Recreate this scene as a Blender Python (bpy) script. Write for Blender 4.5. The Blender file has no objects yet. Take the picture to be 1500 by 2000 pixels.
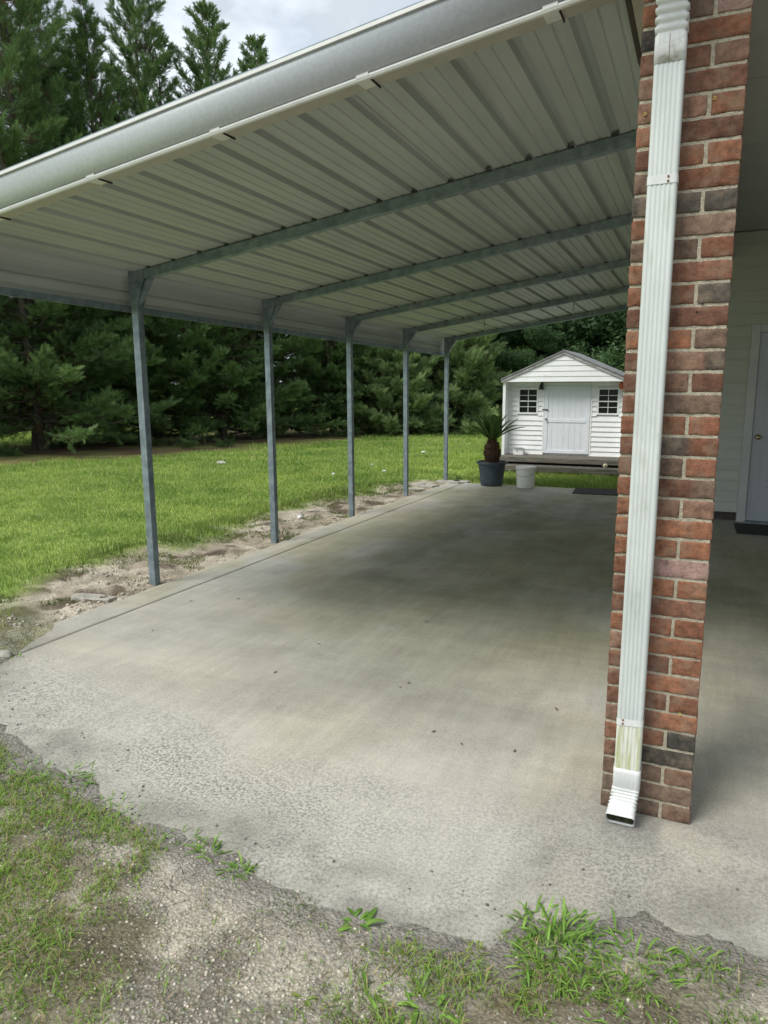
import bpy, math, random
import numpy as np
from mathutils import Vector, Matrix
random.seed(7); RNG = np.random.default_rng(11)
R = math.radians
sc = bpy.context.scene
C = sc.collection

# ---------------------------------------------------------------- camera
cam_d = bpy.data.cameras.new('camera'); cam = bpy.data.objects.new('camera', cam_d); C.objects.link(cam)
cam_d.sensor_fit = 'VERTICAL'; cam_d.sensor_height = 36; cam_d.lens = 1387 / 2000 * 36
cam_d.clip_start = 0.05; cam_d.clip_end = 600
M = Matrix(((0.91406989, -0.06693871, 0.3999943), (0.40552409, 0.16336508, -0.89936759), (-0.00514259, 0.98429216, 0.17647236)))
cam.matrix_world = Matrix.Translation((0, 0, 1.535)) @ M.to_4x4()
sc.camera = cam

# ---------------------------------------------------------------- world and sun (hazy, mostly cloudy day)
SUN_EL, SUN_AZ = R(52), R(212)            # azimuth clockwise from +y: behind and to the left of the camera
w = bpy.data.worlds.new('World'); sc.world = w; w.use_nodes = True
nt = w.node_tree; N = nt.nodes; L = nt.links; N.clear()
sky = N.new('ShaderNodeTexSky'); sky.sky_type = 'NISHITA'; sky.sun_disc = False
sky.sun_elevation = SUN_EL; sky.sun_rotation = SUN_AZ
tc = N.new('ShaderNodeTexCoord'); mp = N.new('ShaderNodeMapping'); mp.inputs['Scale'].default_value = (1.3, 1.3, 2.6); mp.inputs['Location'].default_value = (3.1, 1.7, 0.4)
n1 = N.new('ShaderNodeTexNoise'); n1.inputs['Scale'].default_value = 2.6; n1.inputs['Detail'].default_value = 8; n1.inputs['Roughness'].default_value = 0.55
n2 = N.new('ShaderNodeTexNoise'); n2.inputs['Scale'].default_value = 5.5; n2.inputs['Detail'].default_value = 6
L.new(tc.outputs['Generated'], mp.inputs['Vector']); L.new(mp.outputs[0], n1.inputs['Vector']); L.new(mp.outputs[0], n2.inputs['Vector'])
r1 = N.new('ShaderNodeValToRGB'); r1.color_ramp.elements[0].position = 0.44; r1.color_ramp.elements[0].color = (2.7, 3.0, 3.3, 1)
r1.color_ramp.elements[1].position = 0.66; r1.color_ramp.elements[1].color = (5.2, 5.5, 5.7, 1)
L.new(n1.outputs['Fac'], r1.inputs['Fac'])
r2 = N.new('ShaderNodeValToRGB'); r2.color_ramp.elements[0].position = 0.30; r2.color_ramp.elements[0].color = (0.86, 0.86, 0.86, 1)
r2.color_ramp.elements[1].position = 0.6; r2.color_ramp.elements[1].color = (1, 1, 1, 1)
L.new(n2.outputs['Fac'], r2.inputs['Fac'])
mx = N.new('ShaderNodeMix'); mx.data_type = 'RGBA'
L.new(r2.outputs['Color'], mx.inputs['Factor']); L.new(sky.outputs['Color'], mx.inputs['A']); L.new(r1.outputs['Color'], mx.inputs['B'])
bg = N.new('ShaderNodeBackground'); bg.inputs['Strength'].default_value = 0.135
wo = N.new('ShaderNodeOutputWorld'); L.new(mx.outputs['Result'], bg.inputs['Color']); L.new(bg.outputs[0], wo.inputs['Surface'])

sd = bpy.data.lights.new('sun', 'SUN'); sd.energy = 1.45; sd.angle = R(26); sd.color = (1.0, 0.96, 0.88)
sun = bpy.data.objects.new('sun', sd); C.objects.link(sun)
sv = Vector((math.sin(SUN_AZ) * math.cos(SUN_EL), math.cos(SUN_AZ) * math.cos(SUN_EL), math.sin(SUN_EL)))
sun.rotation_euler = sv.to_track_quat('Z', 'Y').to_euler()
sc.view_settings.view_transform = 'Standard'; sc.view_settings.look = 'None'; sc.view_settings.gamma = 1
sc.view_settings.exposure = 0.92
sc.cycles.max_bounces = 6; sc.cycles.diffuse_bounces = 4; sc.cycles.transparent_max_bounces = 8

# ---------------------------------------------------------------- noise helpers (numpy)
_T = np.random.default_rng(3).random((256, 256))
def vnoise(x, y):
    xi = np.floor(x).astype(int); yi = np.floor(y).astype(int); fx = x - xi; fy = y - yi
    fx = fx * fx * (3 - 2 * fx); fy = fy * fy * (3 - 2 * fy)
    g = lambda i, j: _T[i & 255, j & 255]
    return (g(xi, yi) * (1 - fx) + g(xi + 1, yi) * fx) * (1 - fy) + (g(xi, yi + 1) * (1 - fx) + g(xi + 1, yi + 1) * fx) * fy
def fbm(x, y, s, o=4, seed=0):
    x = np.asarray(x, float); y = np.asarray(y, float); a = 0; t = 0; k = 1.0
    for i in range(o):
        a = a + k * vnoise(x * s + 17.3 * i + seed * 7.7 + 60, y * s + 9.1 * i + seed * 3.3 + 60); t += k; k *= 0.5; s *= 2.03
    return a / t                                    # 0..1
def sst(e0, e1, x):
    t = np.clip((x - e0) / (e1 - e0), 0, 1); return t * t * (3 - 2 * t)
def mixc(a, b, t): return a * (1 - t[..., None]) + np.asarray(b) * t[..., None]

# ---------------------------------------------------------------- materials
def nmat(name):
    m = bpy.data.materials.new(name); m.use_nodes = True
    nt = m.node_tree; nt.nodes.clear()
    o = nt.nodes.new('ShaderNodeOutputMaterial'); p = nt.nodes.new('ShaderNodeBsdfPrincipled'); nt.links.new(p.outputs[0], o.inputs[0])
    return m, nt, p, o
def node(nt, t, **kw):
    n = nt.nodes.new(t)
    for k, v in kw.items():
        if k in n.inputs: n.inputs[k].default_value = v
        else: setattr(n, k, v)
    return n
def rgba(c): return (c[0], c[1], c[2], 1)
def ramp(nt, p0, c0, p1, c1, fac):
    r = nt.nodes.new('ShaderNodeValToRGB'); e = r.color_ramp.elements
    e[0].position = p0; e[0].color = rgba(c0) if hasattr(c0, '__len__') else (c0, c0, c0, 1)
    e[1].position = p1; e[1].color = rgba(c1) if hasattr(c1, '__len__') else (c1, c1, c1, 1)
    nt.links.new(fac, r.inputs['Fac']); return r.outputs['Color']
def mixn(nt, fac, a, b, mode='MIX'):
    m = nt.nodes.new('ShaderNodeMix'); m.data_type = 'RGBA'; m.blend_type = mode
    for s, v in (('Factor', fac), ('A', a), ('B', b)):
        if isinstance(v, (int, float)): m.inputs[s].default_value = v if s == 'Factor' else (v, v, v, 1)
        elif isinstance(v, tuple): m.inputs[s].default_value = rgba(v)
        else: nt.links.new(v, m.inputs[s])
    return m.outputs['Result']
def mat(name, c1, c2=None, scale=8, rough=0.6, metal=0.0, bump=0.0, bscale=60, lo=0.35, hi=0.65, stretch=(1, 1, 1), detail=6,
        spots=None, sscale=20, slo=0.6, shi=0.7, attr=False, spec=0.5):
    m, nt, p, o = nmat(name)
    tc = node(nt, 'ShaderNodeTexCoord'); mp = node(nt, 'ShaderNodeMapping'); mp.inputs['Scale'].default_value = stretch
    nt.links.new(tc.outputs['Object'], mp.inputs['Vector'])
    n = node(nt, 'ShaderNodeTexNoise', Scale=scale, Detail=detail, Roughness=0.6); nt.links.new(mp.outputs[0], n.inputs['Vector'])
    col = ramp(nt, lo, c1, hi, c2 if c2 else c1, n.outputs['Fac'])
    if attr:
        a = node(nt, 'ShaderNodeAttribute', attribute_name='col'); col = mixn(nt, 1.0, a.outputs['Color'], col, 'MULTIPLY')
    if spots:
        s = node(nt, 'ShaderNodeTexNoise', Scale=sscale, Detail=8, Roughness=0.65); nt.links.new(mp.outputs[0], s.inputs['Vector'])
        col = mixn(nt, ramp(nt, slo, 0, shi, 1, s.outputs['Fac']), col, spots)
    nt.links.new(col, p.inputs['Base Color'])
    p.inputs['Roughness'].default_value = rough; p.inputs['Metallic'].default_value = metal; p.inputs['Specular IOR Level'].default_value = spec
    if bump:
        b = node(nt, 'ShaderNodeTexNoise', Scale=bscale, Detail=5); nt.links.new(mp.outputs[0], b.inputs['Vector'])
        bp = node(nt, 'ShaderNodeBump', Strength=bump, Distance=0.01); nt.links.new(b.outputs['Fac'], bp.inputs['Height']); nt.links.new(bp.outputs[0], p.inputs['Normal'])
    return m
def leafmat(name, trans=0.25, rough=0.55):
    m, nt, p, o = nmat(name)
    a = node(nt, 'ShaderNodeAttribute', attribute_name='col'); nt.links.new(a.outputs['Color'], p.inputs['Base Color'])
    p.inputs['Roughness'].default_value = rough; p.inputs['Specular IOR Level'].default_value = 0.3
    t = node(nt, 'ShaderNodeBsdfTranslucent'); nt.links.new(a.outputs['Color'], t.inputs['Color'])
    ms = node(nt, 'ShaderNodeMixShader'); ms.inputs[0].default_value = trans
    nt.links.new(p.outputs[0], ms.inputs[1]); nt.links.new(t.outputs[0], ms.inputs[2]); nt.links.new(ms.outputs[0], o.inputs[0])
    return m

M_galv = mat('galvanised_steel', (.15, .19, .22), (.26, .32, .36), 14, .45, .35, .05, 40, spots=(.34, .38, .40), sscale=9, slo=.55, shi=.75)
M_under = mat('painted_panel', (.41, .445, .43), (.475, .51, .495), 3, .45, 0, 0, stretch=(3, .4, 3), spots=(.39, .41, .38), sscale=2.2, slo=.55, shi=.8)
M_gutter = mat('gutter_metal', (.46, .49, .505), (.52, .55, .565), 60, .5, .25, .02, 90, spots=(.62, .65, .66), sscale=110, slo=.6, shi=.8)
M_gutw = mat('gutter_white', (.70, .71, .69), (.78, .79, .77), 12, .4, 0)
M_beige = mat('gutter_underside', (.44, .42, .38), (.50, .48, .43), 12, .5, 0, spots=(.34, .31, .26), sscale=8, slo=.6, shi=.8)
M_dark = mat('dark_gap', (.02, .02, .02), rough=.9)
M_mortar = mat('mortar', (.40, .36, .27), (.58, .53, .41), 60, .95, 0, .9, 220, spots=(.26, .23, .17), sscale=14, slo=.6, shi=.75)
M_dspout = mat('downspout_white', (.52, .56, .54), (.66, .70, .68), 3, .4, 0, .02, 60, stretch=(2, 2, .6), spots=(.42, .46, .38), sscale=7, slo=.55, shi=.75)
M_dspoutw = mat('downspout_elbow_white', (.60, .62, .61), (.74, .75, .74), 9, .4, 0, .04, 70, spots=(.40, .40, .36), sscale=16, slo=.58, shi=.68)
M_moss = mat('downspout_algae', (.62, .64, .55), (.72, .74, .68), 20, .6, 0, .03, 70, stretch=(6, 6, .7), spots=(.42, .44, .20), sscale=9, slo=.48, shi=.66)
M_outlet_shade = mat('outlet_shade', (.035, .045, .02), (.10, .11, .05), 60, .9, 0, .3, 80)  # dark colour painting the shade inside the elbow outlet
M_rust = mat('rusty_screw', (.13, .04, .02), (.22, .08, .04), 60, .8)
M_siding = mat('house_siding', (.46, .48, .43), (.51, .53, .48), 4, .6, 0, .02, 40, stretch=(.5, 1, 4))
M_ceil = mat('porch_ceiling', (.42, .43, .41), (.47, .48, .46), 2.5, .7, 0, .02, 40)
M_fascia = mat('fascia_beige', (.40, .37, .31), (.50, .47, .40), 5, .6, 0)
M_brown = mat('brown_board', (.05, .04, .035), (.10, .08, .07), 8, .8, 0, .2, 40)
M_door = mat('door_paint', (.40, .43, .46), (.45, .48, .51), 3, .4, 0)
M_trim = mat('door_trim', (.46, .47, .47), (.52, .53, .52), 3, .5, 0)
M_brass = mat('brass', (.55, .45, .25), (.65, .55, .35), 20, .25, 1.0)
M_black = mat('black_rubber', (.018, .019, .02), (.05, .05, .052), 60, .9, 0, .6, 200)
M_shed = mat('shed_siding_white', (.78, .79, .79), (.85, .86, .87), 5, .6, 0, .03, 60, spots=(.50, .52, .46), sscale=3.5, slo=.58, shi=.85, stretch=(1.5, 1, 3))
M_sheddoor = mat('shed_door_white', (.70, .73, .78), (.76, .79, .84), 4, .5, 0, spots=(.60, .62, .58), sscale=5, slo=.6, shi=.85)
M_wood = mat('weathered_wood', (.10, .09, .075), (.22, .20, .17), 9, .9, 0, .4, 60, stretch=(.4, 4, 4), spots=(.06, .065, .04), sscale=6, slo=.52, shi=.7)
M_fasc2 = mat('grey_fascia', (.26, .25, .25), (.46, .45, .45), 10, .8, 0, .2, 60, stretch=(.6, 2, 2))
M_roofsh = mat('shed_roofing', (.16, .16, .17), (.28, .28, .29), 6, .6, 0, .2, 30)
M_roofdk = mat('dark_roofing', (.03, .032, .035), (.07, .07, .075), 6, .6, 0, .2, 30)
M_pane, _nt, _p, _o = nmat('window_glass'); _p.inputs['Base Color'].default_value = (.012, .015, .014, 1); _p.inputs['Roughness'].default_value = .12; _p.inputs['Specular IOR Level'].default_value = .18
M_pot = mat('blue_grey_plastic', (.035, .052, .066), (.055, .078, .095), 7, .5, 0, .05, 60, spots=(.09, .11, .12), sscale=10, slo=.6, shi=.8)
M_soil = mat('potting_soil', (.05, .035, .025), (.13, .08, .05), 40, 1, 0, 1, 90)
M_bucket = mat('bucket_plastic', (.84, .84, .78), (.88, .88, .83), 5, .4, 0, spots=(.60, .60, .50), sscale=5, slo=.6, shi=.8)
M_wire = mat('wire', (.25, .25, .25), rough=.4, metal=.8)
M_stone = mat('pale_stone', (.30, .29, .25), (.50, .48, .42), 14, .95, 0, .6, 50)
M_bark = mat('bark', (.055, .045, .035), (.13, .11, .09), 12, .95, 0, .8, 40, stretch=(3, 3, .6))
M_sago = mat('sago_trunk', (.05, .028, .018), (.14, .075, .045), 40, 1, 0, .8, 90)
M_leaf = leafmat('foliage', .42)
M_grass = leafmat('grass_blades', .3)
M_white = mat('white_card', (.72, .72, .72), (.78, .78, .78), 6, .6, 0, spots=(.55, .55, .55), sscale=9, slo=.6, shi=.7)
M_orange = mat('orange_glass', (.50, .10, .03), (.60, .15, .05), 9, .3)
M_pebble = mat('pebbles', (.85, .85, .85), (1, 1, 1), 40, .9, 0, .3, 150, attr=True)

# brick: per-vertex colour, mottled and pitted
M_brick, nt, p, o = nmat('brick')
a = node(nt, 'ShaderNodeAttribute', attribute_name='col'); tc = node(nt, 'ShaderNodeTexCoord')
nA = node(nt, 'ShaderNodeTexNoise', Scale=38.0, Detail=8, Roughness=.7); nB = node(nt, 'ShaderNodeTexNoise', Scale=170.0, Detail=4, Roughness=.7)
nC = node(nt, 'ShaderNodeTexNoise', Scale=16.0, Detail=5, Roughness=.6)
for n in (nA, nB, nC): nt.links.new(tc.outputs['Object'], n.inputs['Vector'])
c = mixn(nt, 1.0, a.outputs['Color'], ramp(nt, .3, .45, .7, 1.6, nA.outputs['Fac']), 'MULTIPLY')
c = mixn(nt, ramp(nt, .48, 0, .68, .62, nC.outputs['Fac']), c, (.27, .20, .14))
c = mixn(nt, ramp(nt, .62, 0, .70, .8, nB.outputs['Fac']), c, (.05, .035, .03))
nt.links.new(c, p.inputs['Base Color']); p.inputs['Roughness'].default_value = .92
bp = node(nt, 'ShaderNodeBump', Strength=.8, Distance=.004); nt.links.new(nB.outputs['Fac'], bp.inputs['Height'])
bp2 = node(nt, 'ShaderNodeBump', Strength=.6, Distance=.006); nt.links.new(nA.outputs['Fac'], bp2.inputs['Height']); nt.links.new(bp.outputs[0], bp2.inputs['Normal'])
nt.links.new(bp2.outputs[0], p.inputs['Normal'])

# concrete: vertex colour, alpha = how far the surface is worn into pale aggregate and dark grime
M_conc, nt, p, o = nmat('concrete')
a = node(nt, 'ShaderNodeAttribute', attribute_name='col'); tc = node(nt, 'ShaderNodeTexCoord')
nF = node(nt, 'ShaderNodeTexNoise', Scale=160.0, Detail=5, Roughness=.75)
nG = node(nt, 'ShaderNodeTexNoise', Scale=85.0, Detail=10, Roughness=.8, Distortion=.2)
nH = node(nt, 'ShaderNodeTexNoise', Scale=420.0, Detail=2)
nI = node(nt, 'ShaderNodeTexNoise', Scale=3.0, Detail=9, Roughness=.65)
for n in (nF, nG, nH, nI): nt.links.new(tc.outputs['Object'], n.inputs['Vector'])
c = mixn(nt, 1.0, a.outputs['Color'], ramp(nt, .32, .72, .68, 1.25, nF.outputs['Fac']), 'MULTIPLY')
c = mixn(nt, 1.0, c, ramp(nt, .3, .86, .7, 1.12, nI.outputs['Fac']), 'MULTIPLY')
for sc3, rz3, a_, b_ in (((9, .9, 1), .12, .95, 1.05), ((1.4, 11, 1), -.35, .965, 1.035), ((26, 2.4, 1), .5, .96, 1.035)):
    mpp = node(nt, 'ShaderNodeMapping'); mpp.inputs['Scale'].default_value = sc3; mpp.inputs['Rotation'].default_value = (0, 0, rz3); nt.links.new(tc.outputs['Object'], mpp.inputs['Vector'])
    nn_ = node(nt, 'ShaderNodeTexNoise', Scale=1.0, Detail=7, Roughness=.6, Distortion=.6); nt.links.new(mpp.outputs[0], nn_.inputs['Vector'])
    c = mixn(nt, 1.0, c, ramp(nt, .36, a_, .64, b_, nn_.outputs['Fac']), 'MULTIPLY')
worn = mixn(nt, ramp(nt, .42, 0, .56, 1, nG.outputs['Fac']), (.15, .145, .13), (.62, .60, .53))
c = mixn(nt, a.outputs['Alpha'], c, worn)
c = mixn(nt, ramp(nt, .64, 0, .72, .5, nH.outputs['Fac']), c, (.10, .10, .09))
nt.links.new(c, p.inputs['Base Color']); p.inputs['Roughness'].default_value = .85; p.inputs['Specular IOR Level'].default_value = .35
ad = node(nt, 'ShaderNodeMath', operation='ADD'); nt.links.new(nF.outputs['Fac'], ad.inputs[0])
mu = node(nt, 'ShaderNodeMath', operation='MULTIPLY'); nt.links.new(nG.outputs['Fac'], mu.inputs[0]); nt.links.new(a.outputs['Alpha'], mu.inputs[1]); nt.links.new(mu.outputs[0], ad.inputs[1])
bp = node(nt, 'ShaderNodeBump', Strength=.30, Distance=.004); nt.links.new(ad.outputs[0], bp.inputs['Height']); nt.links.new(bp.outputs[0], p.inputs['Normal'])

# ground: vertex colour, alpha = gravel, 'crack' = dried mud
M_ground, nt, p, o = nmat('ground')
a = node(nt, 'ShaderNodeAttribute', attribute_name='col'); k = node(nt, 'ShaderNodeAttribute', attribute_name='crack'); tc = node(nt, 'ShaderNodeTexCoord')
nF = node(nt, 'ShaderNodeTexNoise', Scale=70.0, Detail=9, Roughness=.75); nt.links.new(tc.outputs['Object'], nF.inputs['Vector'])
nS = node(nt, 'ShaderNodeTexNoise', Scale=9.0, Detail=9, Roughness=.7); nt.links.new(tc.outputs['Object'], nS.inputs['Vector'])
nW = node(nt, 'ShaderNodeTexNoise', Scale=5.0, Detail=4); nt.links.new(tc.outputs['Object'], nW.inputs['Vector'])
v = node(nt, 'ShaderNodeTexVoronoi', Scale=95.0, Randomness=1.0); nt.links.new(tc.outputs['Object'], v.inputs['Vector'])
vm = node(nt, 'ShaderNodeVectorMath', operation='ADD'); nt.links.new(tc.outputs['Object'], vm.inputs[0])
vs = node(nt, 'ShaderNodeVectorMath', operation='SCALE', Scale=.12); nt.links.new(nW.outputs['Color'], vs.inputs[0]); nt.links.new(vs.outputs[0], vm.inputs[1])
ve = node(nt, 'ShaderNodeTexVoronoi', feature='DISTANCE_TO_EDGE', Scale=13.0, Randomness=1.0); nt.links.new(vm.outputs[0], ve.inputs['Vector'])
c = mixn(nt, 1.0, a.outputs['Color'], ramp(nt, .34, .5, .66, 1.5, nF.outputs['Fac']), 'MULTIPLY')
c = mixn(nt, 1.0, c, ramp(nt, .32, .72, .68, 1.25, nS.outputs['Fac']), 'MULTIPLY')
peb = mixn(nt, ramp(nt, .0, 1, .62, 0, v.outputs['Distance']), (.10, .09, .075), mixn(nt, .45, (.62, .59, .50), v.outputs['Color'], 'SOFT_LIGHT'))
gm = node(nt, 'ShaderNodeMath', operation='MULTIPLY'); nt.links.new(a.outputs['Alpha'], gm.inputs[0]); gm.inputs[1].default_value = .35
c = mixn(nt, gm.outputs[0], c, peb)
ck = node(nt, 'ShaderNodeMath', operation='MULTIPLY'); nt.links.new(ramp(nt, .0, 1, .035, 0, ve.outputs['Distance']), ck.inputs[0]); nt.links.new(k.outputs['Fac'], ck.inputs[1])
c = mixn(nt, ck.outputs[0], c, (.035, .032, .028))
nt.links.new(c, p.inputs['Base Color']); p.inputs['Roughness'].default_value = .97; p.inputs['Specular IOR Level'].default_value = .2
hh = node(nt, 'ShaderNodeMath', operation='SUBTRACT'); nt.links.new(nF.outputs['Fac'], hh.inputs[0]); nt.links.new(v.outputs['Distance'], hh.inputs[1])
h2 = node(nt, 'ShaderNodeMath', operation='SUBTRACT'); nt.links.new(hh.outputs[0], h2.inputs[0]); nt.links.new(ck.outputs[0], h2.inputs[1])
bp = node(nt, 'ShaderNodeBump', Strength=.6, Distance=.012); nt.links.new(h2.outputs[0], bp.inputs['Height']); nt.links.new(bp.outputs[0], p.inputs['Normal'])

# ---------------------------------------------------------------- object helpers
def tag(o, label=None, cat=None, group=None, kind=None):
    if label: o['label'] = label
    if cat: o['category'] = cat
    if group: o['group'] = group
    if kind: o['kind'] = kind
    return o
def thing(name, label, cat, loc=(0, 0, 0), rz=0, group=None):
    o = bpy.data.objects.new(name, None); C.objects.link(o); o.location = loc; o.rotation_euler = (0, 0, rz); o.empty_display_size = .2
    return tag(o, label, cat, group)
class MB:
    def __init__(s): s.v = []; s.f = []; s.c = []
    def add(s, vs, fs, col=None):
        n = len(s.v); s.v += [tuple(v) for v in vs]; s.f += [tuple(i + n for i in f) for f in fs]
        s.c += [col or (1, 1, 1)] * len(vs); return s
    def box(s, x0, x1, y0, y1, z0, z1, col=None):
        return s.add([(x, y, z) for z in (z0, z1) for y in (y0, y1) for x in (x0, x1)],
                     [(0, 2, 3, 1), (4, 5, 7, 6), (0, 1, 5, 4), (2, 6, 7, 3), (0, 4, 6, 2), (1, 3, 7, 5)], col)
    def prism(s, poly, a, b, close=True):          # poly: list of 3D points; extruded by vector b-a
        n = len(poly); d = Vector(b) - Vector(a); vs = [Vector(q) for q in poly] + [Vector(q) + d for q in poly]
        fs = [(i, (i + 1) % n, n + (i + 1) % n, n + i) for i in range(n if close else n - 1)]
        if close: fs += [tuple(range(n))[::-1], tuple(range(n, 2 * n))]
        return s.add(vs, fs)
    def tube(s, pts, rad, seg=8, caps=True, col=None):
        pts = [Vector(q) for q in pts]; n = len(pts); rs = rad if hasattr(rad, '__len__') else [rad] * n
        vs = []; up = Vector((0.03, 0.02, 1))
        for i, q in enumerate(pts):
            d = (pts[min(i + 1, n - 1)] - pts[max(i - 1, 0)]).normalized()
            u = d.cross(up)
            if u.length < .05: u = d.cross(Vector((1, 0, 0)))
            u.normalize(); t = d.cross(u)
            for k in range(seg):
                an = 2 * math.pi * k / seg; vs.append(q + (u * math.cos(an) + t * math.sin(an)) * rs[i])
        fs = [(i * seg + k, i * seg + (k + 1) % seg, (i + 1) * seg + (k + 1) % seg, (i + 1) * seg + k) for i in range(n - 1) for k in range(seg)]
        if caps: fs += [tuple(range(seg))[::-1], tuple(range((n - 1) * seg, n * seg))]
        return s.add(vs, fs, col)
    def lathe(s, prof, cx=0, cy=0, seg=40):         # prof (r, z)
        vs = [(cx + r * math.cos(2 * math.pi * k / seg), cy + r * math.sin(2 * math.pi * k / seg), z) for r, z in prof for k in range(seg)]
        fs = [(i * seg + k, i * seg + (k + 1) % seg, (i + 1) * seg + (k + 1) % seg, (i + 1) * seg + k) for i in range(len(prof) - 1) for k in range(seg)]
        return s.add(vs, fs)
    def build(s, name, m, parent=None, smooth=False, bevel=0, colour=False, flip=False):
        me = bpy.data.meshes.new(name); me.from_pydata(s.v, [], s.f); me.materials.append(m)
        if colour:
            at = me.color_attributes.new('col', 'FLOAT_COLOR', 'POINT'); at.data.foreach_set('color', np.array([(*c, 1) for c in s.c], 'f').ravel())
        if smooth: me.polygons.foreach_set('use_smooth', [True] * len(me.polygons))
        o = bpy.data.objects.new(name, me); C.objects.link(o)
        if parent: o.parent = parent
        if bevel:
            b = o.modifiers.new('bevel', 'BEVEL'); b.width = bevel; b.segments = 2; b.limit_method = 'ANGLE'; b.angle_limit = R(35)
        return o
def npmesh(name, V, F, m, parent=None, col=None, smooth=False, extra=None):
    """V (n,3); F (m,k) equal-sided faces"""
    me = bpy.data.meshes.new(name); V = np.asarray(V, 'f'); F = np.asarray(F, 'i'); k = F.shape[1]
    me.vertices.add(len(V)); me.vertices.foreach_set('co', V.ravel())
    me.loops.add(F.size); me.loops.foreach_set('vertex_index', F.ravel())
    me.polygons.add(len(F)); me.polygons.foreach_set('loop_start', np.arange(0, F.size, k, dtype='i'))
    if smooth: me.polygons.foreach_set('use_smooth', np.ones(len(F), bool))
    me.update(calc_edges=True)
    if col is not None:
        if col.shape[1] == 3: col = np.hstack([col, np.ones((len(col), 1))])
        at = me.color_attributes.new('col', 'FLOAT_COLOR', 'POINT'); at.data.foreach_set('color', col.astype('f').ravel())
    for kx, vx in (extra or {}).items():
        at = me.attributes.new(kx, 'FLOAT', 'POINT'); at.data.foreach_set('value', vx.astype('f').ravel())
    me.materials.append(m)
    o = bpy.data.objects.new(name, me); C.objects.link(o)
    if parent: o.parent = parent
    return o
def copy_tree(o, parent=None):
    c = o.copy(); C.objects.link(c)
    if parent: c.parent = parent
    for ch in list(o.children): copy_tree(ch, c)
    return c

# ---------------------------------------------------------------- terrain
def gz(y): return -0.01 * (np.minimum(y, 40) - 4.23)
FX = np.array([-6, -4.3, -3.85, -3.5, -3.39, -2.89, -2.28, -1.94, -1.22, -.81, -.5, -.42, -.38, 0, .26, .7, 2, 6.])
FY = np.array([4.3, 3.5, 3.1, 2.60, 2.36, 2.03, 1.84, 1.78, 1.66, 1.62, 1.64, 1.70, 1.86, 1.93, 1.95, 2.0, 2.05, 2.1])
def front(x): return np.interp(x, FX, FY)
SLX, SLY = -3.79, 11.2          # left and far edge of the slab
def H(x, y):
    x = np.asarray(x, float); y = np.asarray(y, float)
    z = gz(y) + (fbm(x, y, .35, 3) - .5) * .05 * sst(3, 9, np.abs(x + 1) + np.abs(y - 6) * .3)
    d = front(x) + (fbm(x, y, 4.0, 6, 2) - .5) * .20 - y           # >0: in front of the slab
    inside = (x > SLX) & (y < SLY)
    fz = gz(y) + .0005 + (fbm(x, y, 13, 5, 5) - .5) * .020 * (.5 + sst(.0, .25, d)) + np.where(d > 0, np.minimum(d * .05, .007) + np.minimum(d, .6) * .02, np.maximum(d, -.5) * .16)
    corner = .042 * np.exp(-(np.maximum(x + 3.80, 0) / .22) ** 2) * sst(3.6, 3.0, y) * (.3 + 1.4 * fbm(x, y, 8, 4, 78))
    fz = fz + corner
    lump = (fbm(x, y, 2.6, 5, 8) - .5) * .15 + (fbm(x, y, 14, 3, 9) - .5) * .035
    sz = gz(y) - .02 + lump * sst(-3.78, -3.98, x) * sst(-5.3, -4.5, x) - .002 * sst(-3.9, -3.79, x) + (fbm(x, y, 7, 5, 85) - .45) * .07 * sst(-3.98, -3.82, x)
    lawn = z + .012 * 0 + .02 * sst(-4.3, -4.9, x)
    t = sst(-4.95, -4.4, x)
    side = lawn * (1 - t) + sz * t
    hq = np.hypot((x + 4.08) / .24, (y - 3.80 - .35 * (x + 4.08)) / .13) + (fbm(x, y, 9, 4, 77) - .5) * .35
    side = side + .035 * sst(1.7, 1.1, hq) * (y > 3.8) - .20 * sst(1.08, .78, hq)
    back = gz(y) - .015 + (fbm(x, y, 6, 3, 4) - .5) * .02
    spill = gz(y) - .012 + (fbm(x, y, 7, 5, 85) - .5) * .085 - (x - SLX) * .22 + corner
    fz = np.where((x < SLX + .16) & (d < -.3) & (y < 10.8), np.maximum(spill, gz(y) - .09), fz)
    out = np.where(x <= SLX, side, np.where(y >= SLY, back, fz))
    # blend the left side into the front
    tb = sst(-.1, .3, d)
    out = np.where(x <= SLX, side * (1 - tb) + (gz(y) + .005 + (fbm(x, y, 5, 4, 5) - .5) * .05) * tb, out)
    out = np.where((x <= SLX) & (y < 3.7), out * 1 + .022 * sst(3.7, 3.2, y) * sst(-4.6, -4.0, x), out)
    out = np.where(inside & (d < -.55) & (corner < .002) & (x > SLX + .15), gz(y) - .09, out)
    return out
def axis(segs):
    r = [segs[0][0]]
    for a, b, st in segs: r += list(np.linspace(a, b, max(2, int(round((b - a) / st)) + 1))[1:])
    return np.array(r)
def gridmesh(xs, ys):
    X, Y = np.meshgrid(xs, ys); nx, ny = len(xs), len(ys)
    i = np.arange(nx * ny).reshape(ny, nx)
    F = np.stack([i[:-1, :-1], i[:-1, 1:], i[1:, 1:], i[1:, :-1]], -1).reshape(-1, 4)
    return X.ravel(), Y.ravel(), F
xs = axis([(-400, -60, 40), (-60, -20, 4), (-20, -8, .5), (-8, -5.2, .15), (-5.2, -3.85, .025), (-3.85, 1.3, .018), (1.3, 3, .1), (3, 60, 6), (60, 400, 40)])
ys = axis([(-60, -4, 8), (-4, .4, .4), (.4, 2.9, .018), (2.9, 6, .025), (6, 12, .06), (12, 20, .4), (20, 60, 3), (60, 500, 40)])
X, Y, F = gridmesh(xs, ys)
Z = H(X, Y)
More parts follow.
